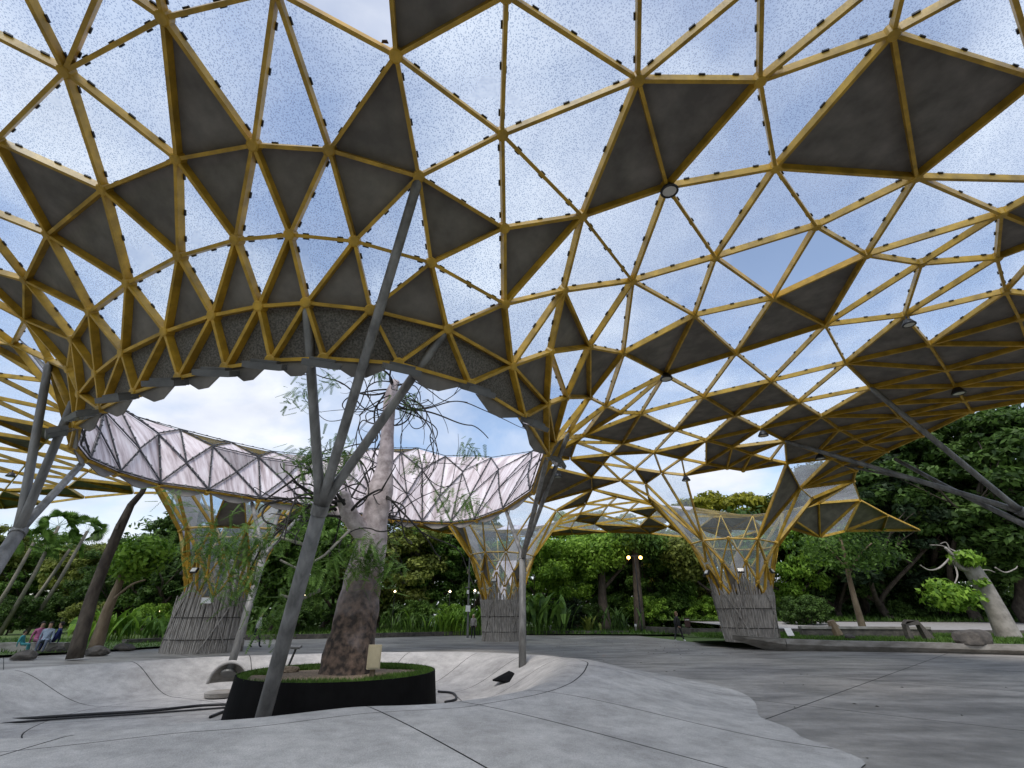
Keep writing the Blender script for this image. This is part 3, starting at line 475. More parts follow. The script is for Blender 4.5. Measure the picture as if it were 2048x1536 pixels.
    (82, 147, 148), (299, 309, 300), (338, 575, 339), (469, 479, 480), (321, 330, 331), (104, 163, 105), (120, 151, 157), (137, 528, 527), (68, 73, 69), (488, 500, 489),
    (485, 496, 497), (236, 569, 564), (587, 593, 594), (405, 412, 413), (344, 549, 345), (19, 201, 20), (442, 453, 443), (190, 475, 486), (115, 156, 119), (290, 508, 291),
    (84, 87, 85), (361, 381, 372), (4, 66, 5), (263, 273, 283), (38, 40, 39), (249, 269, 259), (360, 369, 380), (453, 463, 464), (303, 312, 323), (203, 229, 217),
    (208, 234, 221), (213, 225, 239), (166, 400, 399), (382, 392, 393), (403, 411, 404), (85, 88, 95), (59, 137, 136), (174, 620, 619), (335, 348, 349), (490, 501, 502),
    (187, 523, 533), (129, 554, 146), (330, 342, 331), (449, 459, 460), (241, 296, 242), (51, 60, 61), (482, 494, 483), (26, 129, 31), (534, 633, 540), (436, 447, 437),
    (13, 208, 195), (390, 400, 391), (468, 478, 479), (94, 159, 98), (1, 72, 74), (395, 595, 588), (325, 334, 335), (257, 267, 277), (32, 33, 34), (218, 230, 244),
    (240, 284, 241), (338, 582, 583), (492, 504, 493), (420, 429, 430), (246, 255, 265), (23, 205, 24), (510, 519, 520), (140, 601, 608), (141, 626, 158), (409, 417, 418),
    (498, 635, 509), (14, 209, 196), (365, 385, 376), (479, 490, 491), (359, 368, 379), (221, 234, 235), (50, 51, 61), (308, 328, 319), (253, 273, 263), (189, 508, 517),
    (278, 290, 279), (510, 520, 511), (332, 344, 345), (439, 450, 440), (132, 143, 573), (303, 313, 304), (416, 425, 426), (473, 483, 484), (27, 44, 43), (215, 227, 228),
    (444, 455, 445), (246, 256, 247), (117, 123, 121), (59, 71, 137), (457, 468, 469), (136, 137, 527), (327, 338, 328), (201, 214, 215), (334, 347, 348), (138, 528, 232),
    (598, 628, 627), (412, 421, 413), (236, 346, 555), (273, 282, 283), (336, 350, 337), (494, 505, 506), (40, 55, 54), (612, 627, 622), (12, 194, 13), (35, 133, 36),
    (89, 91, 93), (189, 190, 486), (184, 551, 556), (610, 618, 611), (440, 451, 441), (17, 212, 199), (368, 388, 379), (313, 323, 333), (545, 550, 546), (459, 471, 460),
    (107, 109, 108), (12, 148, 147), (131, 143, 132), (385, 397, 386), (92, 141, 158), (394, 595, 395), (217, 229, 243), (94, 158, 159), (269, 278, 279), (562, 567, 568),
    (353, 362, 373), (446, 456, 457), (256, 276, 267), (93, 96, 95), (223, 236, 555), (196, 222, 210), (511, 520, 521), (329, 339, 340), (36, 38, 39), (138, 514, 513),
    (276, 285, 286), (297, 316, 317), (599, 605, 606), (90, 142, 141), (188, 517, 523), (369, 389, 380), (483, 494, 495), (344, 544, 549), (225, 238, 239), (500, 511, 501),
    (125, 386, 397), (105, 163, 164), (110, 117, 113), (20, 202, 21), (141, 616, 626), (22, 217, 204), (1, 75, 2), (99, 102, 150), (351, 360, 370), (250, 260, 251),
    (261, 271, 281), (100, 101, 153), (272, 281, 282), (351, 371, 361), (571, 577, 572), (122, 124, 580), (356, 376, 366), (206, 219, 232), (254, 264, 255), (559, 562, 563),
    (485, 497, 486), (277, 287, 288), (470, 480, 481), (16, 198, 17), (18, 213, 200), (10, 77, 11), (177, 178, 604), (21, 216, 203), (312, 332, 323), (489, 501, 490),
    (244, 516, 515), (424, 636, 434), (279, 290, 291), (168, 170, 171), (491, 502, 503), (0, 24, 206), (352, 372, 362), (357, 366, 377), (448, 459, 449), (450, 460, 461),
    (41, 135, 594), (112, 234, 208), (395, 588, 396), (529, 634, 633), (525, 530, 531), (176, 177, 611), (5, 65, 6), (38, 135, 41), (110, 116, 115), (582, 590, 583),
    (304, 313, 324), (209, 235, 222), (141, 142, 616), (287, 537, 288), (490, 502, 491), (487, 498, 499), (179, 180, 576), (229, 242, 243), (184, 185, 546), (529, 633, 534),
    (504, 515, 505), (183, 184, 556), (219, 231, 232), (42, 139, 127), (524, 530, 525), (405, 406, 639), (115, 120, 156), (260, 280, 271), (265, 275, 285), (114, 579, 118),
    (355, 375, 365), (300, 309, 320), (243, 295, 516), (451, 462, 452), (289, 517, 290), (437, 448, 438), (72, 206, 232), (339, 575, 565), (210, 236, 223), (45, 46, 66),
    (239, 284, 240), (139, 532, 536), (428, 438, 439), (9, 76, 10), (474, 484, 485), (332, 345, 333), (95, 96, 109), (493, 505, 494), (117, 119, 123), (592, 598, 599),
    (172, 173, 619), (25, 26, 28), (447, 458, 448), (167, 171, 172), (535, 541, 542), (570, 575, 576), (452, 463, 453), (13, 195, 14), (348, 564, 569), (180, 566, 570),
    (15, 210, 197), (244, 515, 245), (30, 32, 34), (113, 118, 579), (194, 207, 220), (114, 574, 579), (234, 579, 574), (457, 469, 458), (454, 465, 466), (381, 392, 382),
    (128, 554, 129), (309, 329, 320), (348, 580, 349), (360, 380, 370), (471, 482, 472), (180, 570, 576), (154, 155, 398), (533, 537, 538), (248, 257, 268), (213, 239, 226),
    (417, 426, 427), (270, 279, 280), (247, 257, 248), (327, 337, 338), (155, 165, 398), (494, 506, 495), (25, 126, 128), (547, 632, 552), (110, 115, 119), (328, 339, 329),
    (252, 262, 253), (512, 521, 522), (35, 132, 133), (540, 632, 547), (413, 422, 414), (495, 506, 507), (381, 390, 391), (103, 160, 161), (222, 235, 569), (600, 606, 607),
    (484, 495, 496), (103, 161, 162), (359, 379, 369), (226, 239, 240), (48, 49, 63), (280, 293, 281), (441, 452, 442), (501, 512, 502), (136, 532, 139), (71, 72, 232),
    (294, 507, 506), (460, 472, 461), (585, 598, 592), (122, 348, 569), (575, 584, 576), (167, 172, 621), (354, 363, 374), (257, 277, 268), (347, 564, 348), (218, 244, 231),
    (572, 578, 573), (596, 602, 603), (118, 121, 125), (190, 191, 464), (539, 545, 546), (414, 422, 423), (95, 109, 107), (350, 581, 582), (110, 119, 117), (19, 214, 201),
    (293, 496, 507), (461, 473, 462), (316, 336, 317), (313, 333, 324), (100, 120, 115), (364, 374, 384), (231, 244, 245), (280, 291, 292), (191, 192, 443), (142, 608, 616),
    (132, 573, 144), (28, 46, 45), (105, 153, 149), (421, 430, 431), (217, 243, 230), (462, 473, 474), (280, 292, 293), (298, 307, 318), (251, 261, 252), (118, 125, 124),
    (223, 555, 237), (465, 476, 466), (182, 183, 557), (302, 311, 322), (286, 543, 287), (227, 240, 241), (279, 291, 280), (17, 199, 18), (146, 554, 563), (193, 415, 433),
    (22, 204, 23), (445, 456, 446), (104, 150, 162), (281, 293, 294), (353, 373, 363), (358, 367, 378), (451, 461, 462), (261, 281, 272), (126, 554, 128), (301, 310, 321),
    (530, 535, 531), (235, 574, 569), (83, 207, 147), (456, 467, 468), (106, 107, 108), (429, 439, 440), (340, 556, 341), (152, 153, 154), (565, 570, 566), (491, 503, 492),
    (488, 499, 500), (124, 397, 396), (230, 243, 244), (88, 89, 93), (505, 516, 506), (335, 349, 336), (613, 623, 624), (114, 124, 122), (593, 599, 600), (340, 565, 556),
    (343, 545, 344), (598, 627, 612), (469, 480, 470), (134, 144, 587), (361, 371, 381), (306, 315, 326), (372, 381, 382), (99, 100, 116), (249, 258, 269), (28, 29, 46),
    (246, 265, 266), (418, 427, 428), (122, 569, 574), (21, 203, 22), (151, 152, 157), (23, 218, 205), (586, 593, 587), (59, 69, 70), (1, 74, 75), (71, 232, 528),
    (91, 92, 158), (241, 284, 283), (412, 420, 421), (166, 399, 398), (26, 29, 28), (357, 377, 367), (541, 547, 548), (371, 390, 381), (530, 534, 535), (300, 320, 310),
    (195, 208, 221), (205, 231, 219), (458, 470, 459), (520, 526, 521), (382, 393, 383), (455, 466, 467), (349, 581, 350), (472, 483, 473), (103, 162, 150), (415, 423, 433),
    (106, 112, 233), (271, 280, 281), (334, 348, 335), (495, 507, 496), (449, 460, 450), (36, 133, 134), (47, 48, 64), (26, 128, 129), (537, 543, 544), (597, 603, 604),
    (101, 150, 104), (543, 549, 544), (578, 586, 587), (100, 151, 120), (454, 466, 455), (615, 625, 616), (292, 497, 496), (167, 168, 171), (71, 528, 137), (305, 314, 325),
    (473, 484, 474), (91, 158, 94), (278, 289, 290), (560, 565, 566), (410, 419, 411), (143, 145, 563), (365, 375, 385), (376, 385, 386), (509, 518, 519), (585, 592, 586),
    (185, 539, 546), (177, 604, 611), (568, 572, 573), (463, 474, 475), (590, 597, 591), (99, 101, 100), (609, 619, 617), (524, 529, 530), (342, 551, 550), (292, 496, 293),
    (27, 43, 42), (288, 533, 289), (239, 286, 285), (8, 62, 9), (228, 241, 242), (138, 232, 245), (36, 134, 38), (20, 215, 202), (97, 102, 99), (462, 474, 463),
    (571, 629, 585), (459, 470, 471), (341, 556, 551), (331, 344, 332), (56, 142, 58), (185, 186, 539), (577, 586, 578), (29, 47, 46), (253, 262, 273), (165, 166, 398),
    (422, 431, 432), (275, 284, 285), (354, 374, 364), (509, 635, 518), (582, 589, 590), (513, 522, 528), (297, 317, 307), (393, 609, 394), (556, 560, 557), (152, 154, 398),
    (427, 437, 438), (547, 553, 548), (416, 424, 425), (338, 583, 575), (393, 619, 609), (402, 403, 638), (394, 602, 595), (406, 407, 637), (222, 569, 236), (383, 394, 395),
    (82, 83, 147), (489, 500, 501), (214, 227, 215), (446, 457, 447), (30, 48, 47), (605, 612, 613), (534, 540, 541), (407, 415, 637), (282, 294, 295), (589, 596, 590),
    (419, 429, 420), (297, 306, 316), (456, 468, 457), (43, 44, 69), (424, 435, 425), (552, 631, 558), (556, 565, 560), (302, 322, 312), (531, 536, 532), (337, 582, 338),
    (105, 164, 154), (182, 560, 566), (31, 130, 32), (29, 30, 47), (178, 584, 591), (389, 398, 399), (24, 219, 206), (396, 588, 580), (41, 594, 601), (58, 142, 90),
    (297, 307, 298), (144, 573, 587), (258, 278, 269), (614, 624, 625), (369, 379, 389), (467, 477, 478), (33, 51, 50), (138, 245, 514), (298, 318, 308), (358, 378, 368),
    (572, 577, 578), (426, 436, 437), (531, 535, 536), (567, 630, 571), (277, 288, 278), (168, 169, 170), (351, 361, 352), (431, 441, 442), (602, 610, 603), (202, 215, 216),
    (408, 416, 417), (34, 50, 49), (94, 98, 97), (155, 164, 165), (450, 461, 451), (56, 140, 142), (237, 543, 238), (111, 234, 112), (402, 409, 410), (0, 206, 72),
    (179, 576, 584), (349, 580, 581), (98, 160, 103), (104, 105, 149), (337, 350, 582), (3, 67, 4), (96, 99, 116), (301, 321, 311), (521, 527, 522), (374, 383, 384),
    (27, 45, 44), (85, 95, 107), (306, 326, 316), (2, 68, 3), (339, 565, 340), (190, 464, 475), (238, 286, 239), (356, 366, 357), (434, 444, 445), (191, 443, 464),
    (616, 625, 626), (39, 54, 53), (575, 583, 584), (52, 53, 84), (565, 575, 570), (265, 285, 266), (262, 282, 273), (100, 153, 152), (538, 544, 545), (113, 121, 118),
    (471, 481, 482), (180, 181, 566), (465, 487, 476), (226, 240, 227), (189, 486, 508), (428, 439, 429), (352, 362, 353), (430, 440, 441), (195, 221, 209), (200, 213, 226),
    (328, 338, 339), (603, 611, 604), (411, 420, 412), (111, 113, 579), (15, 196, 210), (366, 376, 386), (127, 536, 542), (291, 497, 292), (37, 39, 53), (342, 550, 343),
    (309, 319, 329), (254, 263, 274), (84, 85, 86), (210, 222, 236), (7, 63, 8), (2, 73, 68), (43, 69, 59), (173, 174, 619), (31, 129, 146), (40, 41, 140),
    (176, 611, 618), (529, 534, 530), (534, 541, 535), (276, 286, 287), (108, 110, 113), (172, 391, 621), (172, 392, 391), (403, 404, 639), (91, 94, 93), (346, 564, 347),
    (362, 372, 382), (114, 118, 124), (384, 395, 396), (30, 34, 48), (305, 325, 315), (250, 259, 270), (612, 622, 623), (231, 245, 232), (463, 475, 464), (525, 531, 526),
    (460, 471, 472), (378, 387, 388), (454, 636, 465), (355, 365, 356), (435, 445, 446), (606, 614, 607), (283, 295, 296), (573, 578, 587), (143, 563, 573), (241, 283, 296),
    (160, 626, 161), (85, 87, 88), (585, 629, 628), (101, 104, 149), (583, 590, 591), (236, 564, 346), (234, 574, 235), (383, 395, 384), (294, 516, 295), (27, 28, 45),
    (227, 241, 228), (6, 64, 7), (602, 609, 610), (553, 559, 554), (478, 490, 479), (461, 472, 473), (138, 513, 528), (35, 131, 132), (567, 572, 568), (558, 631, 561),
    (199, 225, 213), (434, 636, 444), (259, 279, 270), (310, 320, 330), (370, 380, 390), (420, 430, 421), (438, 448, 449), (571, 585, 577), (595, 602, 596), (558, 562, 559),
    (425, 436, 426), (198, 211, 224), (465, 635, 498), (603, 610, 611), (343, 550, 545), (32, 131, 33), (617, 619, 620), (416, 426, 417), (192, 433, 443), (607, 614, 615),
    (60, 76, 61), (38, 134, 135), (359, 369, 360), (499, 509, 510), (19, 200, 214), (511, 521, 512), (392, 619, 393), (264, 284, 275), (245, 515, 514), (299, 319, 309),
    (503, 513, 514), (186, 538, 539), (247, 256, 267), (182, 557, 560), (538, 545, 539), (35, 37, 51), (548, 553, 554), (432, 442, 443), (567, 571, 572), (606, 613, 614),
    (237, 555, 543), (274, 283, 284), (38, 41, 40), (389, 399, 390), (79, 60, 52), (79, 78, 60), (80, 79, 52), (80, 52, 84), (79, 80, 82), (79, 82, 81),
    (80, 83, 82), (80, 86, 83), (86, 107, 106), (86, 106, 233), (112, 220, 207), (83, 112, 207), (83, 233, 112), (81, 77, 78), (81, 78, 79), (61, 49, 50),
    (61, 62, 49), (148, 11, 77), (81, 148, 77), (81, 82, 148), (73, 2, 75), (73, 75, 70), (68, 67, 3), (68, 44, 67), (67, 66, 4), (67, 45, 66),
    (64, 63, 7), (64, 48, 63), (63, 62, 8), (63, 49, 62), (76, 9, 62), (76, 62, 61), (76, 77, 10), (76, 78, 77), (70, 71, 59), (70, 74, 71),
],
'k': [
    0, 0, 0, 0, 0, 0, 0, 1, 1, 1, 1, 0, 0, 0, 0, 0, 0, 1, 0, 1, 0, 0, 0, 0, 0, 1, 1, 0, 0, 2, 0, 1, 1, 0, 0, 1, 0, 0, 0, 1,
    0, 1, 0, 1, 0, 0, 0, 0, 0, 1, 0, 0, 0, 0, 0, 0, 0, 0, 0, 0, 0, 0, 0, 0, 0, 0, 0, 0, 0, 0, 1, 0, 0, 1, 0, 0, 1, 0, 1, 0,
    1, 1, 0, 0, 0, 0, 0, 1, 0, 1, 0, 0, 1, 0, 0, 0, 0, 1, 0, 1, 1, 0, 0, 0, 1, 1, 1, 1, 0, 0, 0, 0, 1, 0, 0, 0, 1, 0, 0, 0,
    0, 0, 0, 0, 0, 0, 0, 0, 0, 1, 1, 0, 0, 0, 0, 1, 0, 1, 1, 0, 0, 0, 1, 0, 1, 0, 0, 1, 0, 1, 0, 0, 0, 0, 0, 0, 1, 1, 1, 0,
    0, 0, 0, 0, 0, 0, 0, 0, 0, 0, 0, 0, 0, 0, 1, 0, 1, 1, 0, 0, 1, 1, 0, 1, 1, 0, 0, 1, 0, 0, 0, 0, 0, 1, 1, 1, 1, 0, 0, 0,
    0, 1, 1, 0, 0, 1, 0, 1, 0, 0, 0, 1, 0, 0, 0, 0, 0, 0, 0, 0, 0, 0, 0, 1, 0, 0, 0, 0, 0, 1, 0, 0, 0, 1, 0, 1, 0, 0, 0, 0,
    0, 0, 0, 0, 1, 0, 0, 0, 1, 0, 0, 0, 1, 1, 0, 0, 1, 0, 0, 0, 0, 0, 0, 1, 0, 1, 0, 0, 0, 0, 0, 0, 0, 1, 0, 1, 0, 0, 0, 0,
    1, 1, 0, 0, 0, 1, 1, 0, 0, 0, 0, 0, 1, 0, 0, 1, 1, 0, 0, 0, 0, 0, 0, 1, 1, 1, 1, 0, 0, 1, 2, 0, 0, 1, 0, 0, 0, 0, 0, 1,
    1, 1, 0, 0, 0, 1, 0, 0, 1, 1, 0, 1, 0, 1, 0, 0, 0, 0, 0, 0, 0, 0, 0, 0, 0, 0, 0, 0, 0, 1, 1, 0, 1, 0, 0, 0, 0, 0, 0, 0,
    1, 0, 0, 1, 0, 0, 0, 0, 0, 0, 0, 0, 1, 1, 0, 1, 1, 1, 0, 1, 1, 1, 1, 0, 0, 1, 0, 0, 0, 0, 0, 0, 1, 1, 1, 0, 0, 1, 1, 1,
    1, 0, 3, 1, 0, 0, 0, 0, 1, 1, 0, 0, 0, 0, 0, 1, 0, 0, 1, 0, 0, 1, 0, 0, 0, 1, 1, 0, 1, 0, 0, 0, 0, 0, 0, 1, 0, 1, 1, 0,
    0, 0, 1, 0, 1, 0, 0, 0, 0, 1, 1, 1, 1, 0, 0, 0, 0, 1, 0, 0, 0, 0, 0, 0, 0, 0, 0, 0, 1, 0, 1, 0, 0, 1, 1, 0, 0, 1, 0, 1,
    0, 0, 0, 0, 0, 1, 0, 0, 0, 0, 0, 1, 0, 0, 0, 0, 1, 1, 0, 0, 0, 0, 1, 0, 1, 0, 0, 0, 1, 0, 0, 0, 0, 1, 0, 1, 1, 3, 0, 0,
    0, 0, 1, 0, 0, 0, 0, 1, 1, 0, 1, 0, 1, 1, 0, 1, 0, 1, 0, 0, 1, 1, 0, 0, 1, 0, 1, 1, 0, 0, 0, 0, 0, 0, 0, 1, 0, 0, 0, 0,
    1, 0, 1, 0, 0, 1, 0, 0, 0, 0, 0, 1, 1, 1, 0, 1, 1, 1, 0, 0, 0, 1, 0, 0, 0, 1, 1, 1, 0, 0, 0, 0, 0, 1, 1, 1, 1, 1, 0, 1,
    0, 0, 0, 1, 0, 1, 0, 0, 0, 0, 0, 1, 0, 1, 0, 0, 1, 0, 1, 1, 0, 1, 0, 0, 0, 0, 1, 0, 1, 0, 0, 1, 0, 1, 0, 0, 1, 0, 0, 0,
    0, 0, 0, 0, 0, 0, 0, 1, 1, 0, 0, 0, 0, 1, 0, 0, 1, 0, 0, 1, 0, 0, 0, 0, 0, 1, 0, 1, 0, 1, 1, 0, 1, 0, 1, 1, 0, 0, 0, 0,
    0, 1, 0, 0, 0, 0, 1, 0, 0, 1, 0, 0, 0, 0, 1, 1, 0, 1, 1, 1, 1, 0, 0, 0, 0, 0, 0, 1, 0, 0, 0, 1, 0, 0, 0, 0, 0, 0, 0, 0,
    1, 0, 0, 1, 0, 1, 1, 1, 0, 1, 1, 1, 1, 0, 1, 1, 1, 0, 0, 1, 0, 1, 0, 0, 1, 0, 0, 1, 0, 0, 0, 0, 1, 1, 1, 0, 0, 0, 0, 0,
    0, 0, 0, 0, 0, 0, 0, 1, 0, 1, 1, 1, 1, 1, 1, 0, 0, 1, 0, 0, 0, 0, 0, 1, 0, 0, 0, 1, 0, 0, 0, 0, 0, 0, 0, 0, 1, 0, 0, 0,
    0, 0, 0, 0, 1, 0, 0, 1, 1, 1, 0, 0, 0, 1, 1, 1, 0, 0, 1, 0, 1, 1, 0, 0, 1, 1, 0, 0, 0, 0, 1, 1, 0, 0, 0, 0, 0, 0, 1, 0,
    0, 1, 0, 0, 1, 0, 0, 0, 0, 0, 1, 1, 0, 0, 1, 1, 0, 1, 0, 0, 0, 1, 0, 0, 0, 1, 1, 0, 0, 1, 1, 1, 0, 0, 0, 1, 0, 0, 0, 0,
    1, 0, 0, 1, 0, 0, 0, 1, 1, 0, 0, 0, 0, 0, 1, 1, 0, 0, 0, 1, 0, 0, 0, 0, 0, 0, 0, 0, 0, 0, 1, 0, 0, 0, 0, 0, 0, 0, 0, 0,
    0, 0, 1, 0, 0, 0, 0, 0, 0, 0, 0, 1, 1, 0, 0, 0, 0, 0, 1, 0, 1, 1, 2, 1, 0, 0, 1, 1, 0, 0, 0, 1, 1, 0, 0, 0, 0, 0, 0, 0,
    1, 0, 0, 0, 0, 1, 0, 0, 0, 3, 0, 1, 1, 1, 0, 1, 1, 0, 0, 1, 1, 1, 1, 1, 0, 1, 1, 0, 0, 0, 0, 0, 1, 1, 1, 1, 0, 0, 1, 1,
    1, 0, 0, 0, 0, 0, 0, 1, 0, 0, 0, 0, 0, 1, 0, 0, 0, 0, 1, 1, 0, 1, 0, 1, 1, 0, 0, 0, 0, 0, 0, 0, 1, 1, 1, 1, 1, 0, 0, 0,
    1, 1, 1, 0, 0, 1, 1, 0, 1, 0, 1, 0, 0, 1, 0, 0, 0, 1, 0, 0, 1, 0, 0, 0, 0, 0, 0, 1, 0, 0, 0, 1, 0, 1, 1, 0, 1, 0, 0, 1,
    1, 1, 1, 0, 0, 0, 0, 0, 0, 0, 1, 0, 0, 0, 1, 0, 0, 1, 0, 0, 0, 1, 0, 0, 1, 0, 1, 0, 1, 1, 0, 0, 0, 0, 1, 0, 1, 1, 0, 1,
    0, 1, 0, 0, 1, 1, 1, 0, 1, 1, 0, 0, 1, 1, 0, 1, 0, 0, 1, 1, 0, 0, 0, 0, 0, 0, 1, 0, 0, 0, 0, 1, 1, 0, 1, 1, 1, 1, 1, 1,
    1, 1, 1, 1, 1, 1, 1, 1, 1, 1,
],
'tag': [
    1, 1, 1, 1, 1, 1, 1, 1, 1, 1, 1, 1, 1, 1, 1, 1, 1, 1, 1, 1, 1, 1, 1, 1, 1, 0, 0, 0, 0, 0, 0, 0, 0, 0, 0, 0, 0, 0, 0, 0,
    0, 0, 0, 0, 0, 0, 0, 0, 0, 0, 0, 0, 0, 0, 0, 0, 0, 0, 0, 0, 0, 0, 0, 0, 0, 0, 0, 0, 0, 0, 0, 0, 0, 0, 0, 0, 0, 0, 0, 0,
    0, 0, 0, 0, 0, 0, 0, 0, 0, 0, 0, 0, 0, 0, 0, 0, 0, 0, 0, 0, 0, 0, 0, 0, 0, 0, 0, 0, 0, 0, 0, 0, 0, 0, 0, 0, 0, 0, 0, 0,
    0, 0, 0, 0, 0, 0, 0, 0, 0, 0, 0, 0, 0, 0, 0, 0, 0, 0, 0, 0, 0, 0, 0, 0, 0, 0, 0, 0, 0, 0, 0, 0, 0, 0, 0, 0, 0, 0, 0, 0,
    0, 2, 2, 2, 2, 2, 2, 2, 2, 2, 2, 2, 2, 2, 2, 2, 2, 2, 2, 2, 2, 2, 2, 2, 2, 2, 2, 2, 2, 2, 2, 2, 2, 2, 3, 3, 3, 3, 3, 3,
    3, 3, 3, 3, 3, 3, 3, 3, 3, 3, 3, 3, 3, 3, 3, 3, 3, 3, 3, 3, 3, 3, 3, 3, 3, 3, 3, 3, 3, 3, 3, 3, 3, 3, 3, 3, 3, 3, 3, 3,
    3, 3, 3, 3, 3, 3, 5, 5, 5, 5, 5, 5, 5, 5, 5, 5, 5, 5, 5, 5, 5, 5, 5, 5, 5, 5, 5, 5, 5, 5, 5, 5, 5, 5, 5, 5, 5, 5, 5, 5,
    5, 5, 5, 5, 5, 5, 5, 5, 5, 5, 5, 5, 5, 5, 5, 5, 5, 5, 5, 5, 5, 5, 5, 5, 5, 5, 5, 5, 5, 5, 5, 5, 5, 5, 5, 5, 5, 5, 5, 5,
    5, 5, 5, 5, 5, 5, 5, 5, 5, 5, 5, 5, 5, 5, 5, 5, 5, 5, 5, 5, 5, 5, 5, 5, 5, 5, 5, 5, 5, 5, 5, 5, 5, 5, 5, 5, 5, 5, 5, 5,
    5, 5, 5, 5, 5, 5, 5, 5, 5, 5, 5, 5, 5, 5, 5, 5, 5, 5, 5, 5, 5, 5, 5, 5, 5, 5, 5, 5, 5, 5, 5, 5, 5, 5, 5, 5, 5, 5, 5, 5,
    5, 4, 4, 4, 4, 4, 4, 4, 4, 4, 4, 4, 4, 4, 4, 4, 4, 4, 4, 4, 4, 4, 4, 4, 4, 4, 4, 4, 4, 4, 4, 4, 4, 4, 4, 4, 4, 4, 4, 4,
    4, 4, 4, 4, 4, 4, 4, 4, 4, 4, 4, 4, 4, 4, 4, 4, 4, 4, 4, 4, 4, 4, 4, 4, 4, 4, 4, 4, 4, 4, 4, 4, 4, 4, 4, 4, 4, 4, 4, 4,
    4, 4, 4, 4, 4, 4, 4, 4, 4, 4, 4, 4, 4, 4, 4, 4, 4, 4, 4, 4, 4, 4, 4, 4, 4, 4, 4, 4, 4, 4, 4, 4, 4, 4, 4, 4, 4, 4, 4, 4,
    4, 4, 4, 4, 4, 4, 4, 4, 4, 4, 4, 4, 4, 4, 4, 4, 4, 4, 4, 4, 4, 4, 4, 4, 4, 4, 4, 4, 4, 4, 4, 4, 4, 4, 4, 4, 4, 4, 4, 4,
    4, 4, 4, 4, 4, 4, 4, 4, 4, 4, 4, 4, 4, 4, 4, 4, 4, 4, 4, 4, 4, 4, 4, 4, 4, 4, 4, 4, 4, 4, 4, 4, 4, 4, 4, 4, 4, 4, 4, 4,
    4, 4, 4, 4, 4, 4, 4, 4, 4, 4, 4, 4, 4, 4, 4, 4, 4, 4, 4, 4, 4, 4, 2, 2, 2, 2, 2, 2, 2, 2, 2, 2, 2, 2, 2, 2, 2, 2, 2, 2,
], 'nlip': 25}
TAG_NAMES = ['near', 'lip', 'edge', 'ring', 'lat', 'column']
CAN['tag'] = [TAG_NAMES[i] for i in CAN['tag']]
P3 = [Vector(p) for p in CAN['n']]; TRI = CAN['t']; KIND = CAN['k']; TAG = CAN['tag']; NL = CAN['nlip']
nrm = [Vector((0, 0, 0)) for _ in P3]; EDG = {}
for ti, t in enumerate(TRI):
    a, b, c = (P3[i] for i in t); n = (b - a).cross(c - a).normalized()
    for i in t: nrm[i] += n
    for i in range(3): EDG.setdefault(tuple(sorted((t[i], t[(i + 1) % 3]))), []).append(ti)
nrm = [n.normalized() if n.length else Vector((0, 0, 1)) for n in nrm]
def px(p):
    d = p - EYE; dep = d.y * math.cos(PITCH) + d.z * math.sin(PITCH)
    if dep < .2: return None
    return Vector((1024 + FPX * d.x / dep, 768 - FPX * (-d.y * math.sin(PITCH) + d.z * math.cos(PITCH)) / dep))
def psize(pts):
    q = [px(p) for p in pts]
    if any(a is None for a in q): return -1
    if all(not (-60 < a.x < 2108 and -60 < a.y < 1596) for a in q): return -1
    return max((q[i] - q[(i + 1) % len(q)]).length for i in range(len(q)))
canopy = empty('gridshell_canopy', (0, 15, 0), 'yellow steel gridshell canopy with clear and grey triangular panels over the plaza', 'canopy')
BW, BH = .060, .152
def make_beam(mb, e):
    a, b = P3[e[0]], P3[e[1]]; n = (nrm[e[0]] + nrm[e[1]]).normalized(); d = (b - a).normalized()
    col = TAG[e[0]].startswith('col') and TAG[e[1]].startswith('col'); k = .92 if col else 1
    if abs(d.dot(n)) > .97: n = Vector((1, 0, 0))
    mb.bar(a + d * .07, b - d * .07, n, BW * k, BH * k)
ranked = sorted(EDG, key=lambda e: -psize([P3[e[0]], P3[e[1]]]))
for e in ranked[:300]:
    mb = MB(); make_beam(mb, e); mb.build('beam', M['beam'], canopy)
mb = MB()
for e in ranked[300:]: make_beam(mb, e)
o = mb.build('beam', M['beam'], canopy); tag(o, kind='stuff')
# hubs
hm = MB(); hm.lathe((0, 0, 0), [(.0, -.105), (.075, -.105), (.10, -.085), (.10, .075), (.05, .08)], 12); hme = hm.mesh('hub', M['beam'])
hr = sorted(range(len(P3)), key=lambda i: -(psize([P3[i] + Vector((.2, 0, 0)), P3[i] - Vector((.2, 0, 0)), P3[i] + Vector((0, .2, 0))])))
used_nodes = {i for e in EDG for i in e}
hr = [i for i in hr if i in used_nodes]
for i in hr[:260]:
    o = link('hub', hme, canopy); o.matrix_basis = Matrix.Translation(P3[i]) @ nrm[i].to_track_quat('Z', 'Y').to_matrix().to_4x4()
# panels
def panel(mb, ti, m=0, mt=None, th=.024, lift=.0795):
    t = TRI[ti]; p = [P3[i] + nrm[i] * lift for i in t]; n = (p[1] - p[0]).cross(p[2] - p[0]).normalized(); c = (p[0] + p[1] + p[2]) / 3
    q = [v + (c - v) * min(.05, .010 / max((c - v).length, .05)) for v in p]
    k = len(mb.v); mb.v += [tuple(v) for v in q] + [tuple(v + n * th) for v in q]
    for f, mm in (((2, 1, 0), m), ((3, 4, 5), m if mt is None else mt), ((0, 1, 4, 3), m), ((1, 2, 5, 4), m), ((2, 0, 3, 5), m)):
        mb.f.append(tuple(k + i for i in f)); mb.m.append(mm)
def thin(mb, ti):            # clear sheets: a single textured film
    t = TRI[ti]; p = [P3[i] + nrm[i] * .084 for i in t]; c = (p[0] + p[1] + p[2]) / 3
    mb.poly([v + (c - v) * min(.05, .012 / max((c - v).length, .05)) for v in p])
rk = sorted(range(len(TRI)), key=lambda i: -psize([P3[j] for j in TRI[i]]))
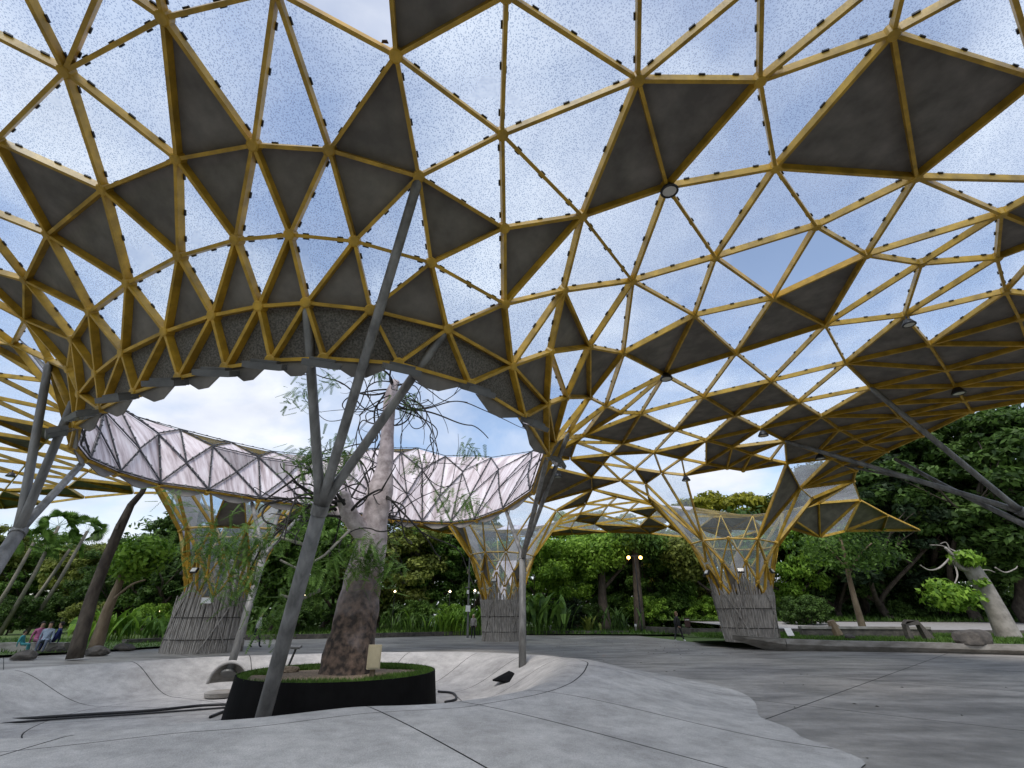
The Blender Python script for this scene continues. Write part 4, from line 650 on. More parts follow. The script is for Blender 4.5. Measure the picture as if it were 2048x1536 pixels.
cl = [i for i in rk if KIND[i] == 0]; so = [i for i in rk if KIND[i] in (1, 3)]
for i in cl[:300]:
    mb = MB(); thin(mb, i); mb.build('clear_panel', M['clear'], canopy)
mb = MB()
for i in cl[300:]: thin(mb, i)
if mb.f: tag(mb.build('clear_panel', M['clear'], canopy), kind='stuff')
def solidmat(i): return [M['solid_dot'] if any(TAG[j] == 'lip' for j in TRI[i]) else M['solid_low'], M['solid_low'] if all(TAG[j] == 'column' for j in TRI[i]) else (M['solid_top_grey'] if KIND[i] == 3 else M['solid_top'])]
for i in so[:300]:
    mb = MB(); panel(mb, i, 0, 1); mb.build('solid_panel', solidmat(i), canopy)
mb = MB()
for i in so[300:]: panel(mb, i, 0, 1)
if mb.f: tag(mb.build('solid_panel', [M['solid_low'], M['solid_top']], canopy), kind='stuff')
# black seam strips over the panels round the opening, clamps along the clear panels
mb = MB(); disc = MB(); cm = MB()
for e, ts in EDG.items():
    a, b = P3[e[0]], P3[e[1]]; n = (nrm[e[0]] + nrm[e[1]]).normalized(); d = (b - a).normalized(); L = (b - a).length
    near_ring = all(TAG[i] in ('lip', 'ring') for i in e)
    if near_ring:
        mb.bar(a + n * .16, b + n * .16, n, .05, .03)
        for s in (.25, .5, .75):
            c = a + (b - a) * s + n * .18; sd = d.cross(n).normalized()
            disc.bar(c - d * .035, c + d * .035, n, .085, .024)
    ds = ((a + b) / 2 - EYE).length
    if ds < 26 and any(KIND[t] == 0 for t in ts) and not near_ring:
        sd = d.cross(n).normalized(); nc = 3 if L > 1.3 else 2
        for t in ts:
            if KIND[t] != 0: continue
            c3 = sum((P3[i] for i in TRI[t]), Vector()) / 3; sgn = 1 if (c3 - a).dot(sd) > 0 else -1
            for s in range(nc):
                c = a + (b - a) * ((s + .5 + .08 * ((s * 7 + t) % 3 - 1)) / nc) + n * .068 + sd * (sgn * .032)
                cm.bar(c - d * .05, c + d * .05, n, .045, .03)
tag(mb.build('seam_strip', M['clamp'], canopy), kind='stuff'); tag(disc.build('seam_disc', M['lamp_grey'], canopy), kind='stuff'); tag(cm.build('panel_clamp', M['clamp'], canopy), kind='stuff')
# drip flaps hanging inward from the opening's lip
lipc = sum((P3[i] for i in range(NL)), Vector()) / NL
for i in range(NL):
    a, b = P3[i], P3[(i + 1) % NL]; mid = (a + b) / 2; inw = Vector((lipc.x - mid.x, lipc.y - mid.y, 0)).normalized()
    dwn = Vector((0, 0, -1)); o1 = inw * .12 + dwn * .27
    k = .40; p = [a + dwn * .02, b + dwn * .02, b + (a - b) * k + o1, a + (b - a) * k + o1]
    mb = MB(); nn = (p[1] - p[0]).cross(p[3] - p[0]).normalized() * .012
    mb.hexa([q - nn for q in p] + [q + nn for q in p]); mb.build('drip_flap', M['solid_low'], canopy)

# ------------------------------------------------------------------ column bases clad in timber rods
def column_base(cx, cy, z0, r0, r1, ztop, label, seed, skew=0):
    t = empty('column_base', (cx, cy, z0), label, 'column', 'timber clad column bases')
    rng = random.Random(seed); n = 112; mb = MB(); NP = 5
    def top(a):
        u = (a / math.tau * NP) % 1; return ztop - 1.25 * abs(2 * u - 1) ** .85 + .25 * math.sin(a * 1.0 + seed)
    for k in range(n):
        a = k * math.tau / n; h = top(a) + rng.uniform(-.04, .04); lean = rng.uniform(-.05, .05)
        def pt(z, rr): 
            s = max(0, min(1, z / ztop)); r = r0 + (r1 - r0) * s ** 1.3 + rr; aa = a + lean * s
            return Vector((cx + r * math.cos(aa) + skew * s * s, cy + r * math.sin(aa), z0 + z))
        jit = rng.uniform(0, .05)
        zs = [-.1, h * .35, h * .7, h]
        mb.tube([pt(z, jit) for z in zs], [.052, .05, .048, .036], 5)
    tag(mb.build('rod_cladding', M['slat'], t), kind='stuff')
    mb = MB(); prof = [(r0 + (r1 - r0) * (s / 6) ** 1.3 - .05, (ztop - 1.0) * s / 6) for s in range(7)]
    seg = 32; k0 = 0
    for r, z in prof:
        for j in range(seg):
            a = j * math.tau / seg; s = z / ztop; mb.v.append((cx + r * math.cos(a) + skew * s * s, cy + r * math.sin(a), z0 + z))
    for i in range(len(prof) - 1):
        for j in range(seg): a = i * seg + j; b = i * seg + (j + 1) % seg; mb.f.append((a, b, b + seg, a + seg)); mb.m.append(0)
    mb.build('core', M['slat'], t)
    for zz in (.55, 1.45):                    # binding bands and crossing battens
        bd = MB(); ring = []
        for j in range(33):
            a = j * math.tau / 32; s = zz / ztop; r = r0 + (r1 - r0) * s ** 1.3 + .085; ring.append(Vector((cx + r * math.cos(a) + skew * s * s, cy + r * math.sin(a), z0 + zz)))
        bd.tube(ring, .018, 5, cap=False); bd.build('binding_band', M['slat_dark'], t)
    for k in range(9):
        a0 = k * math.tau / 9 + .2; sgn = 1 if k % 2 else -1; bt = MB(); pts = []
        for j in range(8):
            s = j / 7 * .72; a = a0 + sgn * s * .95; r = r0 + (r1 - r0) * s ** 1.3 + .1; pts.append(Vector((cx + r * math.cos(a) + skew * s * s, cy + r * math.sin(a), z0 + s * ztop)))
        bt.tube(pts, .028, 5); bt.build('batten', M['slat'], t)
    # floodlights round the collar
    for k in range(6):
        a = k * math.tau / 6 + .35 + seed; r = r1 + .28; p = Vector((cx + r * math.cos(a) + skew, cy + r * math.sin(a), z0 + ztop + .15))
        fl = MB(); R3 = Matrix.Rotation(a, 3, 'Z') @ Matrix.Rotation(-.5, 3, 'Y'); fl.box(p, (.1, .34, .24), rot=R3)
        f = fl.build('floodlight', M['lamp_black'], t); gl = MB(); gl.box(p + R3 @ Vector((.055, 0, 0)), (.012, .28, .18), rot=R3); gl.build('glass', M['glass'], f)
    return t
column_base(-14.6, 25.6, 0, 1.62, 1.46, 3.3, 'grey timber rod column base left of the tree planter under the trumpet column', 1)
column_base(-.7, 35.6, 0, 1.22, 1.55, 3.45, 'grey timber rod column base in the middle distance behind the forked pole', 2)
column_base(12.6, 28.2, .40, 1.25, 1.58, 3.1, 'grey timber rod column base standing on the raised lawn at right', 3, skew=-.1)

# ------------------------------------------------------------------ props: poles
def forked_pole(base, fork, tops, r, label, foot=True, cup=True):
    t = empty('forked_pole', base, label, 'pole', 'grey forked steel poles')
    mb = MB(); b = Vector(base); f = Vector(fork); mb.tube([b, b + (f - b) * .5, f], [r, r * .97, r * .93], 20); st = mb.build('stem', M['steel'], t, smooth=True)
    d = (f - b).normalized()
    mb = MB(); mb.tube([f - d * .12, f + d * .05], [r * 1.08, r * 1.08], 20); mb.build('collar', M['steel'], st)
    for tp in tops:
        tp = Vector(tp); dd = (tp - f).normalized(); mb = MB(); mb.tube([f - d * .1, f + dd * .5, tp - dd * .12, tp], [r * .66, r * .64, r * .6, r * .2], 16); mb.build('branch', M['steel'], t, smooth=True)
    if foot:
        mb = MB(); mb.tube([b - d * .05, b + Vector((0, 0, -.02)) + d * .02], [r * 1.9, r * 1.9], 20); mb.build('base_plate', M['lamp_grey'], t)
    return t
forked_pole((-4.55, 10.35, -.45), at(641, 1015, y=8.5), [at(613, 607, y=6.81), at(838, 355, y=5.59), at(893, 659, y=7.48)], .135, 'thick grey forked pole leaning in front of the black tree planter')
forked_pole(at(1045, 1345, y=16.6), at(1045, 1112, y=17.6), [at(1137, 866, y=14.2), at(1097, 905, y=12.9), at(1012, 1022, y=20.5)], .118, 'grey forked pole standing in the bowl right of the planter')
forked_pole(at(458, 1345, y=15.8), at(528, 1110, y=17.0), [at(503, 1003, y=18.7), at(562, 1015, y=19.6), at(612, 1020, y=19.8)], .112, 'grey forked pole rising from the concrete niche left of the planter')
forked_pole(at(-130, 1320, y=9.2), at(38, 1062, y=10.8), [at(98, 724, y=10.42), at(150, 795, y=10.3), at(166, 925, y=13.2)], .14, 'grey forked pole cut by the left edge of the photo')
forked_pole(at(2330, 1180, y=15.6), at(2040, 1022, y=15.8), [at(1741, 775, y=15.46), at(1570, 882, y=20.4)], .15, 'long grey forked pole slanting in from the right edge')
t = empty('brace_pole', at(1890, 970, y=17.5), 'thin grey brace running beside the slanted pole at right', 'pole'); mb = MB(); mb.tube([at(2075, 1062, y=15.6), at(1890, 972, y=17.6), at(1790, 918, y=19.0)], [.1, .085, .075], 14); mb.build('tube', M['steel'], t, smooth=True)
mb = MB(); mb.tube([at(1893, 973, y=17.6), at(1690, 932, y=21.8)], [.05, .05], 10); mb.build('tie_rod', M['steel'], t)
# ------------------------------------------------------------------ floodlights on the opening's lip
near_lip = list(range(1, 12))
for n_i, i in enumerate(near_lip):
    p = P3[i]; inw = Vector((p.x - lipc.x, p.y - lipc.y, 0)).normalized()
    t = empty('floodlight', p + Vector((0, 0, -.15)), 'grey rectangular floodlight on the near lip of the opening, number %s from the left' % ['first', 'second', 'third', 'fourth', 'fifth', 'sixth', 'seventh', 'eighth', 'ninth', 'tenth', 'eleventh'][n_i] if False else '%s grey floodlight from the left along the near lip of the opening' % ['first', 'second', 'third', 'fourth', 'fifth', 'sixth', 'seventh', 'eighth', 'ninth', 'tenth', 'eleventh'][n_i], 'floodlight', 'floodlights on the lip of the opening')
    c = p + inw * .30 + Vector((0, 0, -.26)); az = math.atan2(inw.y, inw.x); R3 = Matrix.Rotation(az, 3, 'Z') @ Matrix.Rotation(math.radians(28), 3, 'Y')
    mb = MB(); mb.box(c, (.38, .60, .10), rot=R3); mb.box(c + R3 @ Vector((0, 0, .065)), (.24, .4, .06), rot=R3); h = mb.build('housing', M['lamp_grey'], t)
    mb = MB(); mb.box(c + R3 @ Vector((0, 0, -.054)), (.31, .52, .012), rot=R3); mb.build('glass', M['flood_glass'], t)
    mb = MB()
    for s in (-1, 1): mb.bar(c + R3 @ Vector((-.05, s * .31, 0)), p + Vector((0, 0, -.1)), Vector((0, 0, 1)), .03, .02)
    mb.build('bracket', M['lamp_grey'], t)
# round lamps under the hubs
def bell_lamp(p, label, s=1.0):
    p = Vector(p); t = empty('hanging_lamp', p, label, 'lamp', 'round lamps under the canopy hubs')
    mb = MB(); mb.tube([p + Vector((0, 0, .22)) * s, p + Vector((0, 0, .04)) * s], .02 * s, 8); mb.build('stem', M['lamp_black'], t)
    mb = MB(); mb.lathe(p, [(.03 * s, .12 * s), (.09 * s, .10 * s), (.13 * s, .02 * s), (.17 * s, -.04 * s), (.17 * s, -.07 * s), (.13 * s, -.07 * s)], 20); mb.build('housing', M['lamp_black'], t, smooth=True)
    mb = MB(); mb.lathe(p, [(.0, -.062 * s), (.13 * s, -.062 * s)], 20); mb.build('glass', M['glass'], t)
for q, yy, lb in (((1338, 378), 6.56, 'round black lamp under the hub above centre right'), ((1817, 646), 11.2, 'round black lamp on the canopy hub near the right edge'), ((1916, 783), 14.7, 'round black lamp under the dark right eave'),
                  ((1526, 868), 19.6, 'round black lamp hanging right of centre under the far canopy'), ((1640, 914), 20.9, 'small round lamp close to the long slanted pole tip'), ((1332, 754), 14.5, 'small lamp under hub above the far yellow lattice'),
                  ((1372, 958), 24.2, 'tiny lamp under the far canopy left of the open trumpet column'), ((1116, 951), 24.0, 'tiny lamp right of the forked pole in the bowl'), ((48, 853), 20.0, 'dark lamp below the lattice at the far left'), ((22, 950), 25, 'dark lamp low under the left canopy edge')):
    bell_lamp(at(q[0], q[1], y=yy), lb, 1.0 if yy < 12 else 1.25)
# ------------------------------------------------------------------ tree planter
PC = Vector((-4.03, 12.95)); PR = 2.2
planter = empty('tree_planter', (PC.x, PC.y, -.45), 'low round black steel planter ring around the central tree', 'planter')
mb = MB(); mb.lathe((PC.x, PC.y, 0), [(PR + .09, -.47), (PR, .40), (PR - .03, .40), (PR - .03, .25)], 96); mb.build('ring_wall', M['planter'], planter, smooth=False)
rng = random.Random(8)
mb = MB(); rings = [(0, .36), (1.0, .35), (1.5, .33), (1.9, .34), (2.05, .33), (PR - .035, .31)]
mb.lathe((PC.x, PC.y, 0), [(r if r else .01, z) for r, z in rings], 48); mb.build('gravel_bed', M['soil'], planter)
def blades(pts, h, wd, seed, n_per=1):
    rr = np.random.RandomState(seed); P = np.array(pts, float); n = len(P)
    a = rr.rand(n) * 6.283; hh = h * (.5 + rr.rand(n)); lean = rr.randn(n, 2) * h * .45
    dx = np.cos(a) * wd / 2; dy = np.sin(a) * wd / 2
    V = np.zeros((n, 3, 3)); V[:, 0] = P; V[:, 1] = P; V[:, 2] = P
    V[:, 0, 0] -= dx; V[:, 0, 1] -= dy; V[:, 1, 0] += dx; V[:, 1, 1] += dy; V[:, 2, :2] += lean; V[:, 2, 2] += hh
    return V
def soup(name, V, material, parent=None):
    n, k = V.shape[:2]; me = bpy.data.meshes.new(name); me.vertices.add(n * k); me.vertices.foreach_set('co', V.astype(np.float32).ravel())
    me.loops.add(n * k); me.loops.foreach_set('vertex_index', np.arange(n * k, dtype=np.int32)); me.polygons.add(n); me.polygons.foreach_set('loop_start', np.arange(0, n * k, k, dtype=np.int32))
    me.materials.append(material); me.update(); me.validate(); return link(name, me, parent) if name else me
pts = []
rs = np.random.RandomState(4)
while len(pts) < 16000:
    r = PR * math.sqrt(rs.rand()); a = rs.rand() * math.tau
    inner = 1.45 + .28 * math.sin(a * 2 + 1) + .15 * math.sin(a * 5)
    if a > math.pi * 1.05 and a < math.pi * 1.7: inner += .35
    if inner < r < PR - .05: pts.append((PC.x + r * math.cos(a), PC.y + r * math.sin(a), .32))
tag(soup('planter_grass', blades(pts, .09, .022, 1), M['grass'], planter), kind='stuff')
# cream junction box on a short post beside the trunk
bp = at(747, 1325, y=11.9); bx = empty('junction_box', (bp.x, bp.y, .33), 'cream weathered junction box on a short post beside the tree trunk', 'junction box')
mb = MB(); mb.box((bp.x, bp.y, .42), (.1, .08, .3)); mb.build('post', M['bark_tan'], bx)
mb = MB(); mb.box((bp.x, bp.y, .76), (.27, .19, .46), rz=.35); b0 = mb.build('cabinet', M['box'], bx); mb = MB(); R3 = Matrix.Rotation(.35, 3, 'Z'); mb.box(Vector((bp.x, bp.y, .76)) + R3 @ Vector((0, -.1, 0)), (.22, .012, .4), rz=.35); mb.build('door', M['box'], b0)
# spot lamp on a thin slanted stem, boulder in the planter
sp = at(575, 1330, y=14.1); tp = at(592, 1297, y=14.1); s_ = empty('garden_spotlight', sp, 'small T shaped garden spotlight on a slanted stem in the planter', 'lamp')
mb = MB(); mb.tube([(sp.x, sp.y, .3), tp], .03, 8); mb.build('stem', M['lamp_black'], s_); mb = MB(); mb.box(tp + Vector((0, 0, .03)), (.24, .16, .05), rz=.3, rot=Matrix.Rotation(.25, 3, 'X')); mb.build('head', M['lamp_grey'], s_)
def rock(p, s, label, seed, material=None, cat='rock'):
    rr = random.Random(seed); me = bpy.data.meshes.new('rock'); bm = bmesh.new(); bmesh.ops.create_icosphere(bm, subdivisions=3, radius=1)
    dirs = [Vector((rr.gauss(0, 1), rr.gauss(0, 1), rr.gauss(0, .8))).normalized() for _ in range(12)]
    for v in bm.verts:
        k = 1
        for d in dirs:
            e = v.co.normalized().dot(d)
            if e > .72: k = min(k, .72 / e * 1.08)
        v.co = v.co * k
        v.co += Vector((rr.uniform(-.02, .02), rr.uniform(-.02, .02), rr.uniform(-.02, .02)))
        v.co = Vector((v.co.x * s[0], v.co.y * s[1], max(v.co.z, -.35) * s[2]))
    bm.to_mesh(me); bm.free(); me.materials.append(material or M['rock']); o = link('rock', me); o.location = p; tag(o, label, cat); return o
rk0 = at(577, 1338, y=13.3); rock((rk0.x, rk0.y, .36), (.32, .2, .12), 'small flat tan stone in the planter behind the front pole', 3, M['soil'])
# cables on the bowl floor, concrete niche round the left pole foot
def cable(pts, r, label):
    mb = MB(); P = [Vector(p) for p in pts]; Q = []
    for i in range(len(P) - 1):
        for s in range(8):
            p0 = P[max(i - 1, 0)]; p1 = P[i]; p2 = P[i + 1]; p3 = P[min(i + 2, len(P) - 1)]; u = s / 8
            Q.append(.5 * ((2 * p1) + (p2 - p0) * u + (2 * p0 - 5 * p1 + 4 * p2 - p3) * u * u + (3 * p1 - p0 - 3 * p2 + p3) * u ** 3))
    Q.append(P[-1]); mb.tube(Q, r, 6); o = mb.build('cable', M['cable'], smooth=True); tag(o, label, 'cable')
fz = -.42
cable([at(-60, 1445, z=fz), at(120, 1432, z=fz), at(300, 1421, z=fz), at(400, 1411, z=fz), at(470, 1408, z=fz)], .03, 'thick black cable crossing the bowl floor to the planter')
cable([at(-60, 1452, z=fz), at(130, 1437, z=fz), at(290, 1427, z=fz), at(465, 1414, z=fz)], .022, 'thin black cable beside the thick one on the bowl floor')
cable([at(420, 1434, z=fz), at(445, 1424, z=fz), at(468, 1418, z=fz)], .03, 'short black cable curling to the planter foot at left')
cable([at(876, 1383, z=fz), at(905, 1386, z=fz), at(912, 1398, z=fz), at(890, 1404, z=fz)], .03, 'black hose loop at the right foot of the planter')
nb = at(455, 1352, y=15.6); nch = empty('concrete_niche', (nb.x, nb.y, -.2), 'round concrete niche recessed around the foot of the left pole', 'niche')
mb = MB(); seg = 18; RN = .54; rows = []
for i in range(9):                           # a scooped half dome, open towards the plaza
    el = math.pi / 2 * i / 8; row = []
    for j in range(seg + 1):
        a = math.pi * j / seg; row.append(Vector((nb.x + .05 + RN * math.cos(a), nb.y + .02 + RN * math.sin(a) * math.cos(el) * .9, -.16 + RN * .95 * math.sin(a) * math.sin(el))))
    rows.append(row)
for i in range(8):
    for j in range(seg): mb.poly([rows[i][j], rows[i][j + 1], rows[i + 1][j + 1], rows[i + 1][j]])
mb.build('scoop', M['kerb'], nch, smooth=True)
mb = MB(); mb.tube([Vector((nb.x + .05 + (RN + .02) * math.cos(math.pi * j / 18), nb.y, -.16 + (RN + .02) * .95 * math.sin(math.pi * j / 18))) for j in range(19)], .045, 8); mb.build('rim', M['concrete'], nch, smooth=True)
mb = MB(); mb.lathe((nb.x + .05, nb.y - .25, -.42), [(.38, 0), (.4, .1), (.34, .12), (.0, .1)], 24); mb.build('footing', M['kerb'], nch)
rb = at(1035, 1345, y=16.6); mb = MB(); k = 0; t = empty('footing_pit', (rb.x, rb.y, rb.z), 'dark triangular pit cut in the bowl wall around the right pole foot', 'pit')
mb.hexa([at(985, 1362, y=15.9), at(1050, 1372, y=15.2), at(1078, 1352, y=16.2), at(1030, 1345, y=17.0)] + [at(985, 1362, y=15.9) + Vector((0, 0, .04)), at(1050, 1372, y=15.2) + Vector((0, 0, .04)), at(1072, 1340, y=16.4) + Vector((0, 0, .04)), at(1030, 1338, y=17.2) + Vector((0, 0, .04))]); mb.build('pit_edge', M['planter'], t)

# ------------------------------------------------------------------ kerbs and lawns
def lawn(name, poly, z, label_h=None, n=9000, seed=1, hgt=.07, bl=.03, zf=None):
    o = cut_sheet(name, poly, None, z, M['turf']); tag(o, kind='structure')
    if zf:
        for vv in o.data.vertices: vv.co.z = zf(vv.co.y)
    rs = np.random.RandomState(seed); xs = [p[0] for p in poly]; ys = [p[1] for p in poly]; pts = []
    while len(pts) < n:
        x = rs.uniform(min(xs), max(xs)); y = rs.uniform(min(ys), max(ys))
        if in_poly(x, y, poly): pts.append((x, y, zf(y) if zf else z))
    g = soup('grass', blades(pts, hgt, bl, seed), M['grass']); tag(g, kind='stuff', label='short green grass on the ' + label_h, cat='grass'); return o
KP = [(11.0, 26.7, .66), (13.2, 26.2, .52), (15.8, 26.0, .44), (18.6, 25.3, .42), (21.2, 24.1, .40), (24.4, 22.2, .40), (30, 18.5, .40)]
kb = empty('lawn_kerb', (16, 26, 0), 'curved cantilevered concrete kerb wall holding the raised lawn at right', 'kerb')
for i in range(len(KP) - 1):
    a, b = Vector(KP[i]), Vector(KP[i + 1]); d = (b - a).normalized(); q = Vector((d.y, -d.x, 0)).normalized()
    a2 = a + d * .012; b2 = b - d * .012; mb = MB(); un = .34 if i else .5
    def sec(p, w_): return [p + q * (.0 + un) + Vector((0, 0, -.22)), p + q * un * 1.0 + Vector((0, 0, 0)), p - q * .3, p - q * .3 + Vector((0, 0, -.75))]
    A, B = sec(a2, 0), sec(b2, 0)
    if i == 0: A = [p + (A[2] - p) * (.75 if n_ != 1 else .6) for n_, p in enumerate(A)]; A[3].z = A[2].z - .2
    mb.v = [tuple(p) for p in A + B]; mb.f = [(0, 1, 2, 3)[::-1], (4, 5, 6, 7), (0, 1, 5, 4), (1, 2, 6, 5), (2, 3, 7, 6), (3, 0, 4, 7)]; mb.m = [0] * 6
    mb.build('kerb_stone', M['kerb'], kb)
LAWN_R = [(12.2, 27.0), (15.8, 26.3), (18.6, 25.6), (21.2, 24.4), (24.4, 22.5), (30, 18.8), (42, 18.8), (42, 30), (30, 34.5), (24, 36.5), (18, 37.5), (12, 36), (10.5, 30)]
lawn('raised_lawn', LAWN_R, .41, 'raised lawn at right', 36000, 2, .12, .04)
wb = MB(); PW = [(x, y, .55) for x, y in LAWN_R]
# back terrace wall, bench ring and path on the lawn
def ribbon(name, pts, h, wd, material, z0=0, label=None, cat=None, lip=0.0):
    mb = MB()
    for i in range(len(pts) - 1):
        a, b = Vector((*pts[i], z0)), Vector((*pts[i + 1], z0)); d = (b - a).normalized(); q = Vector((d.y, -d.x, 0)) * wd / 2; H_ = Vector((0, 0, h))
        mb.hexa([a + q, b + q, b - q, a - q, a + q + H_, b + q + H_, b - q + H_, a - q + H_])
    o = mb.build(name, material); tag(o, label, cat); return o
ribbon('low_wall', [(12, 47), (14, 41), (20, 38.3), (28, 37.0), (40, 35.5)], .4, .5, M['rock'], .2, 'long low dark wall behind the raised lawn at right', 'wall')
pth = cut_sheet('garden_path', [(18, 40), (26, 38.6), (42, 37.5), (60, 36), (60, 46), (40, 47), (24, 48), (16, 48)], None, .92, M['road']); tag(pth, kind='structure')
for vv in pth.data.vertices: vv.co.z = .5 + (vv.co.y - 36.5) * .042
lawn('far_lawn', [(14, 50), (42, 47.5), (70, 44), (80, 70), (14, 70)], 1.15, 'sloping far lawn under the right trees', 14000, 5, .3, .15, zf=lambda y: .5 + (y - 36.5) * .0425)
lawn('middle_lawn', [(-6, 46), (14, 43), (17, 60), (-30, 62), (-26, 42), (-12, 41)], .12, 'lawn strip beyond the plaza', 9000, 7, .25, .12)
lawn('left_lawn', [(-20.8, 22), (-24, 20), (-27, 17.6), (-46, 15.5), (-60, 20), (-60, 40), (-20, 35), (-17.6, 32), (-18.2, 28), (-18.9, 25)], .10, 'lawn at the far left', 16000, 9, .12, .05)
kb2 = ribbon('plaza_kerb', [(-22, 30.5), (-20, 36), (-10, 40.5), (-2, 46), (10, 45.8)], .3, .4, M['rock'], 0, 'low dark kerb along the far edge of the plaza', 'kerb')
# curved bench wall on the lawn
bw2 = empty('bench_wall', at(1760, 1250, y=31), 'curved dark bench wall with pale top on the raised lawn', 'bench')
bpts = [at(1600, 1258, y=31.5), at(1690, 1250, y=31.0), at(1780, 1243, y=30.5), at(1850, 1240, y=30.2)]
mb = MB(); mt = MB()
for i in range(3):
    a, b = bpts[i].copy(), bpts[i + 1].copy(); a.z = .4; b.z = .4
    mb.bar(a, b, Vector((0, 0, 1)), .5, 0, lo=0, hi=.42); mt.bar(a, b, Vector((0, 0, 1)), .62, 0, lo=.423, hi=.55)
mb.build('wall', M['rock'], bw2); mt.build('seat', M['kerb'], bw2)
# carved stone with a cut-out
cs = at(1838, 1272, y=27.0); st = empty('carved_stone', (cs.x, cs.y, .55), 'dark stone slab sculpture with a cut-out hole on the right lawn', 'sculpture')
mb = MB()
def pr(pts2, y0, y1):
    n = len(pts2); k = len(mb.v)
    for yy in (y0, y1):
        for x, z in pts2: mb.v.append((cs.x + x, cs.y + yy, .42 + z * 1.15))
    mb.f.append(tuple(k + i for i in range(n))); mb.m.append(0); mb.f.append(tuple(k + n + i for i in reversed(range(n)))); mb.m.append(0)
    for i in range(n): mb.f.append((k + i, k + (i + 1) % n, k + n + (i + 1) % n, k + n + i)[::-1]); mb.m.append(0)
pr([(-.62, 0), (-.38, 0), (-.46, .55), (-.5, .72), (-.6, .62)], -.15, .15); pr([(-.6, .622), (-.5, .722), (-.462, .556), (.08, .60), (.16, .70), (.1, .78), (-.4, .80)], -.15, .15); pr([(.1, .60), (.26, 0), (.72, 0), (.16, .70)], -.15, .15)
mb.build('slab', M['rock'], st)
r1 = at(1945, 1272, y=24.4); rock((r1.x, r1.y, .52), (.95, .6, .55), 'rounded dark boulder on the lawn near the right edge', 5)
r2 = at(1697, 1268, y=27.0); rock((r2.x, r2.y, .56), (.28, .2, .18), 'small dark stone on the lawn close to the kerb', 6)
for q, yy, s, lb in (((55, 1296), 21.0, .5, 'dark rock at the lawn edge beside the seated group'), ((200, 1284), 23.0, .55, 'dark rounded rock between the two left trunks and the column'), ((255, 1280), 26, .5, 'grey rock left of the left column base'), ((120, 1290), 24, .4, 'flat stone in front of the dark left trunk')):
    p = at(q[0], q[1], y=yy); rock((p.x, p.y, .12), (s, s * .7, s * .5), lb, int(yy))
# small bollards, sign, utility pole, lamp post
def bollard(q, yy, label):
    p = at(q[0], q[1], y=yy); t = empty('bollard_light', (p.x, p.y, .1), label, 'bollard', 'small lawn bollards'); mb = MB(); mb.tube([(p.x, p.y, .05), (p.x, p.y, .6)], .1, 10); mb.build('post', M['kerb'], t); mb = MB(); mb.tube([(p.x, p.y, .6), (p.x, p.y, .78)], [.12, .1], 10); mb.build('cap', M['white'], t)
bollard((1100, 1256), 47, 'small pale bollard right of the middle column base'); bollard((1251, 1252), 48, 'small pale bollard left of the straight brown trunk'); bollard((1271, 1250), 48, 'small bollard at the foot of the straight brown trunk')
p = at(1376, 1256, y=45); sg = empty('info_sign', (p.x, p.y, 0), 'dark red sign board behind the walking woman', 'sign'); mb = MB(); mb.box((p.x, p.y, .95), (.45, .06, .7)); mb.build('board', M['sign'], sg); mb = MB(); mb.box((p.x, p.y + .05, .5), (.1, .05, 1.0)); mb.build('post', M['bark'], sg)
mb = MB(); mb.box((p.x, p.y - .035, 1.15), (.36, .006, .05)); mb.build('text_line', M['white'], sg)
p = at(936, 1252, y=40.0); up = empty('utility_pole', (p.x, p.y, 0), 'thin grey utility pole with meter box left of the middle column', 'pole'); q2 = at(940, 1085, y=40.0)
mb = MB(); mb.tube([(p.x, p.y, 0), (q2.x, q2.y, q2.z)], [.09, .05], 10); mb.build('mast', M['lamp_grey'], up)
for py_, sx_, sz_, mm in ((1217, .34, .42, 'white'), (1184, .16, .26, 'white'), (1143, .12, .3, 'box'), (1175, .4, .08, 'lamp_grey')):
    c = at(936, py_, y=39.85); mb = MB(); mb.box(c, (sx_, .18, sz_)); mb.build('box', M[mm], up)
lp = at(1270, 1252, y=46.5); lt = empty('twin_lamp', (lp.x + .6, lp.y + .7, 0), 'lit twin amber lamp post behind the straight brown trunk', 'street lamp')
la, lb_ = at(1257, 1115, y=47.2), at(1281, 1115, y=47.2); mb = MB(); mb.tube([((la.x + lb_.x) / 2, 47.2, 0), ((la.x + lb_.x) / 2, 47.2, la.z + .1)], [.07, .05], 8); mb.build('mast', M['lamp_black'], lt)
mb = MB(); mb.tube([la + Vector((0, 0, .12)), lb_ + Vector((0, 0, .12))], .03, 6); mb.build('arm', M['lamp_black'], lt)
for c in (la, lb_):
    mb = MB(); mb.lathe(c, [(.01, -.16), (.12, -.1), (.16, 0), (.12, .1), (.01, .14)], 12); mb.build('lit_globe', M['lit'], lt, smooth=True)
for q, yy, lb in (((790, 1183), 52, 'small lit lamp in the dark trees right of the central trunk'), ((900, 1183), 52, 'small lit lamp left of the utility pole'), ((610, 1192), 46, 'small lit lamp in the foliage beside the front pole'), ((318, 1224), 38, 'lit lamp among plants left of the left column'), ((950, 1181), 52, 'small amber lit lamp beside the utility pole')):
    p = at(q[0], q[1], y=yy); t = empty('path_lamp', (p.x, p.y, 0), lb, 'lamp', 'small lit path lamps'); mb = MB(); mb.tube([(p.x, p.y, 0), (p.x, p.y, p.z - .1)], .04, 6); mb.build('mast', M['lamp_black'], t); mb = MB(); mb.lathe(p, [(.01, -.1), (.1, -.06), (.12, .02), (.01, .12)], 10); mb.build('lit_head', M['lit_white'], t)
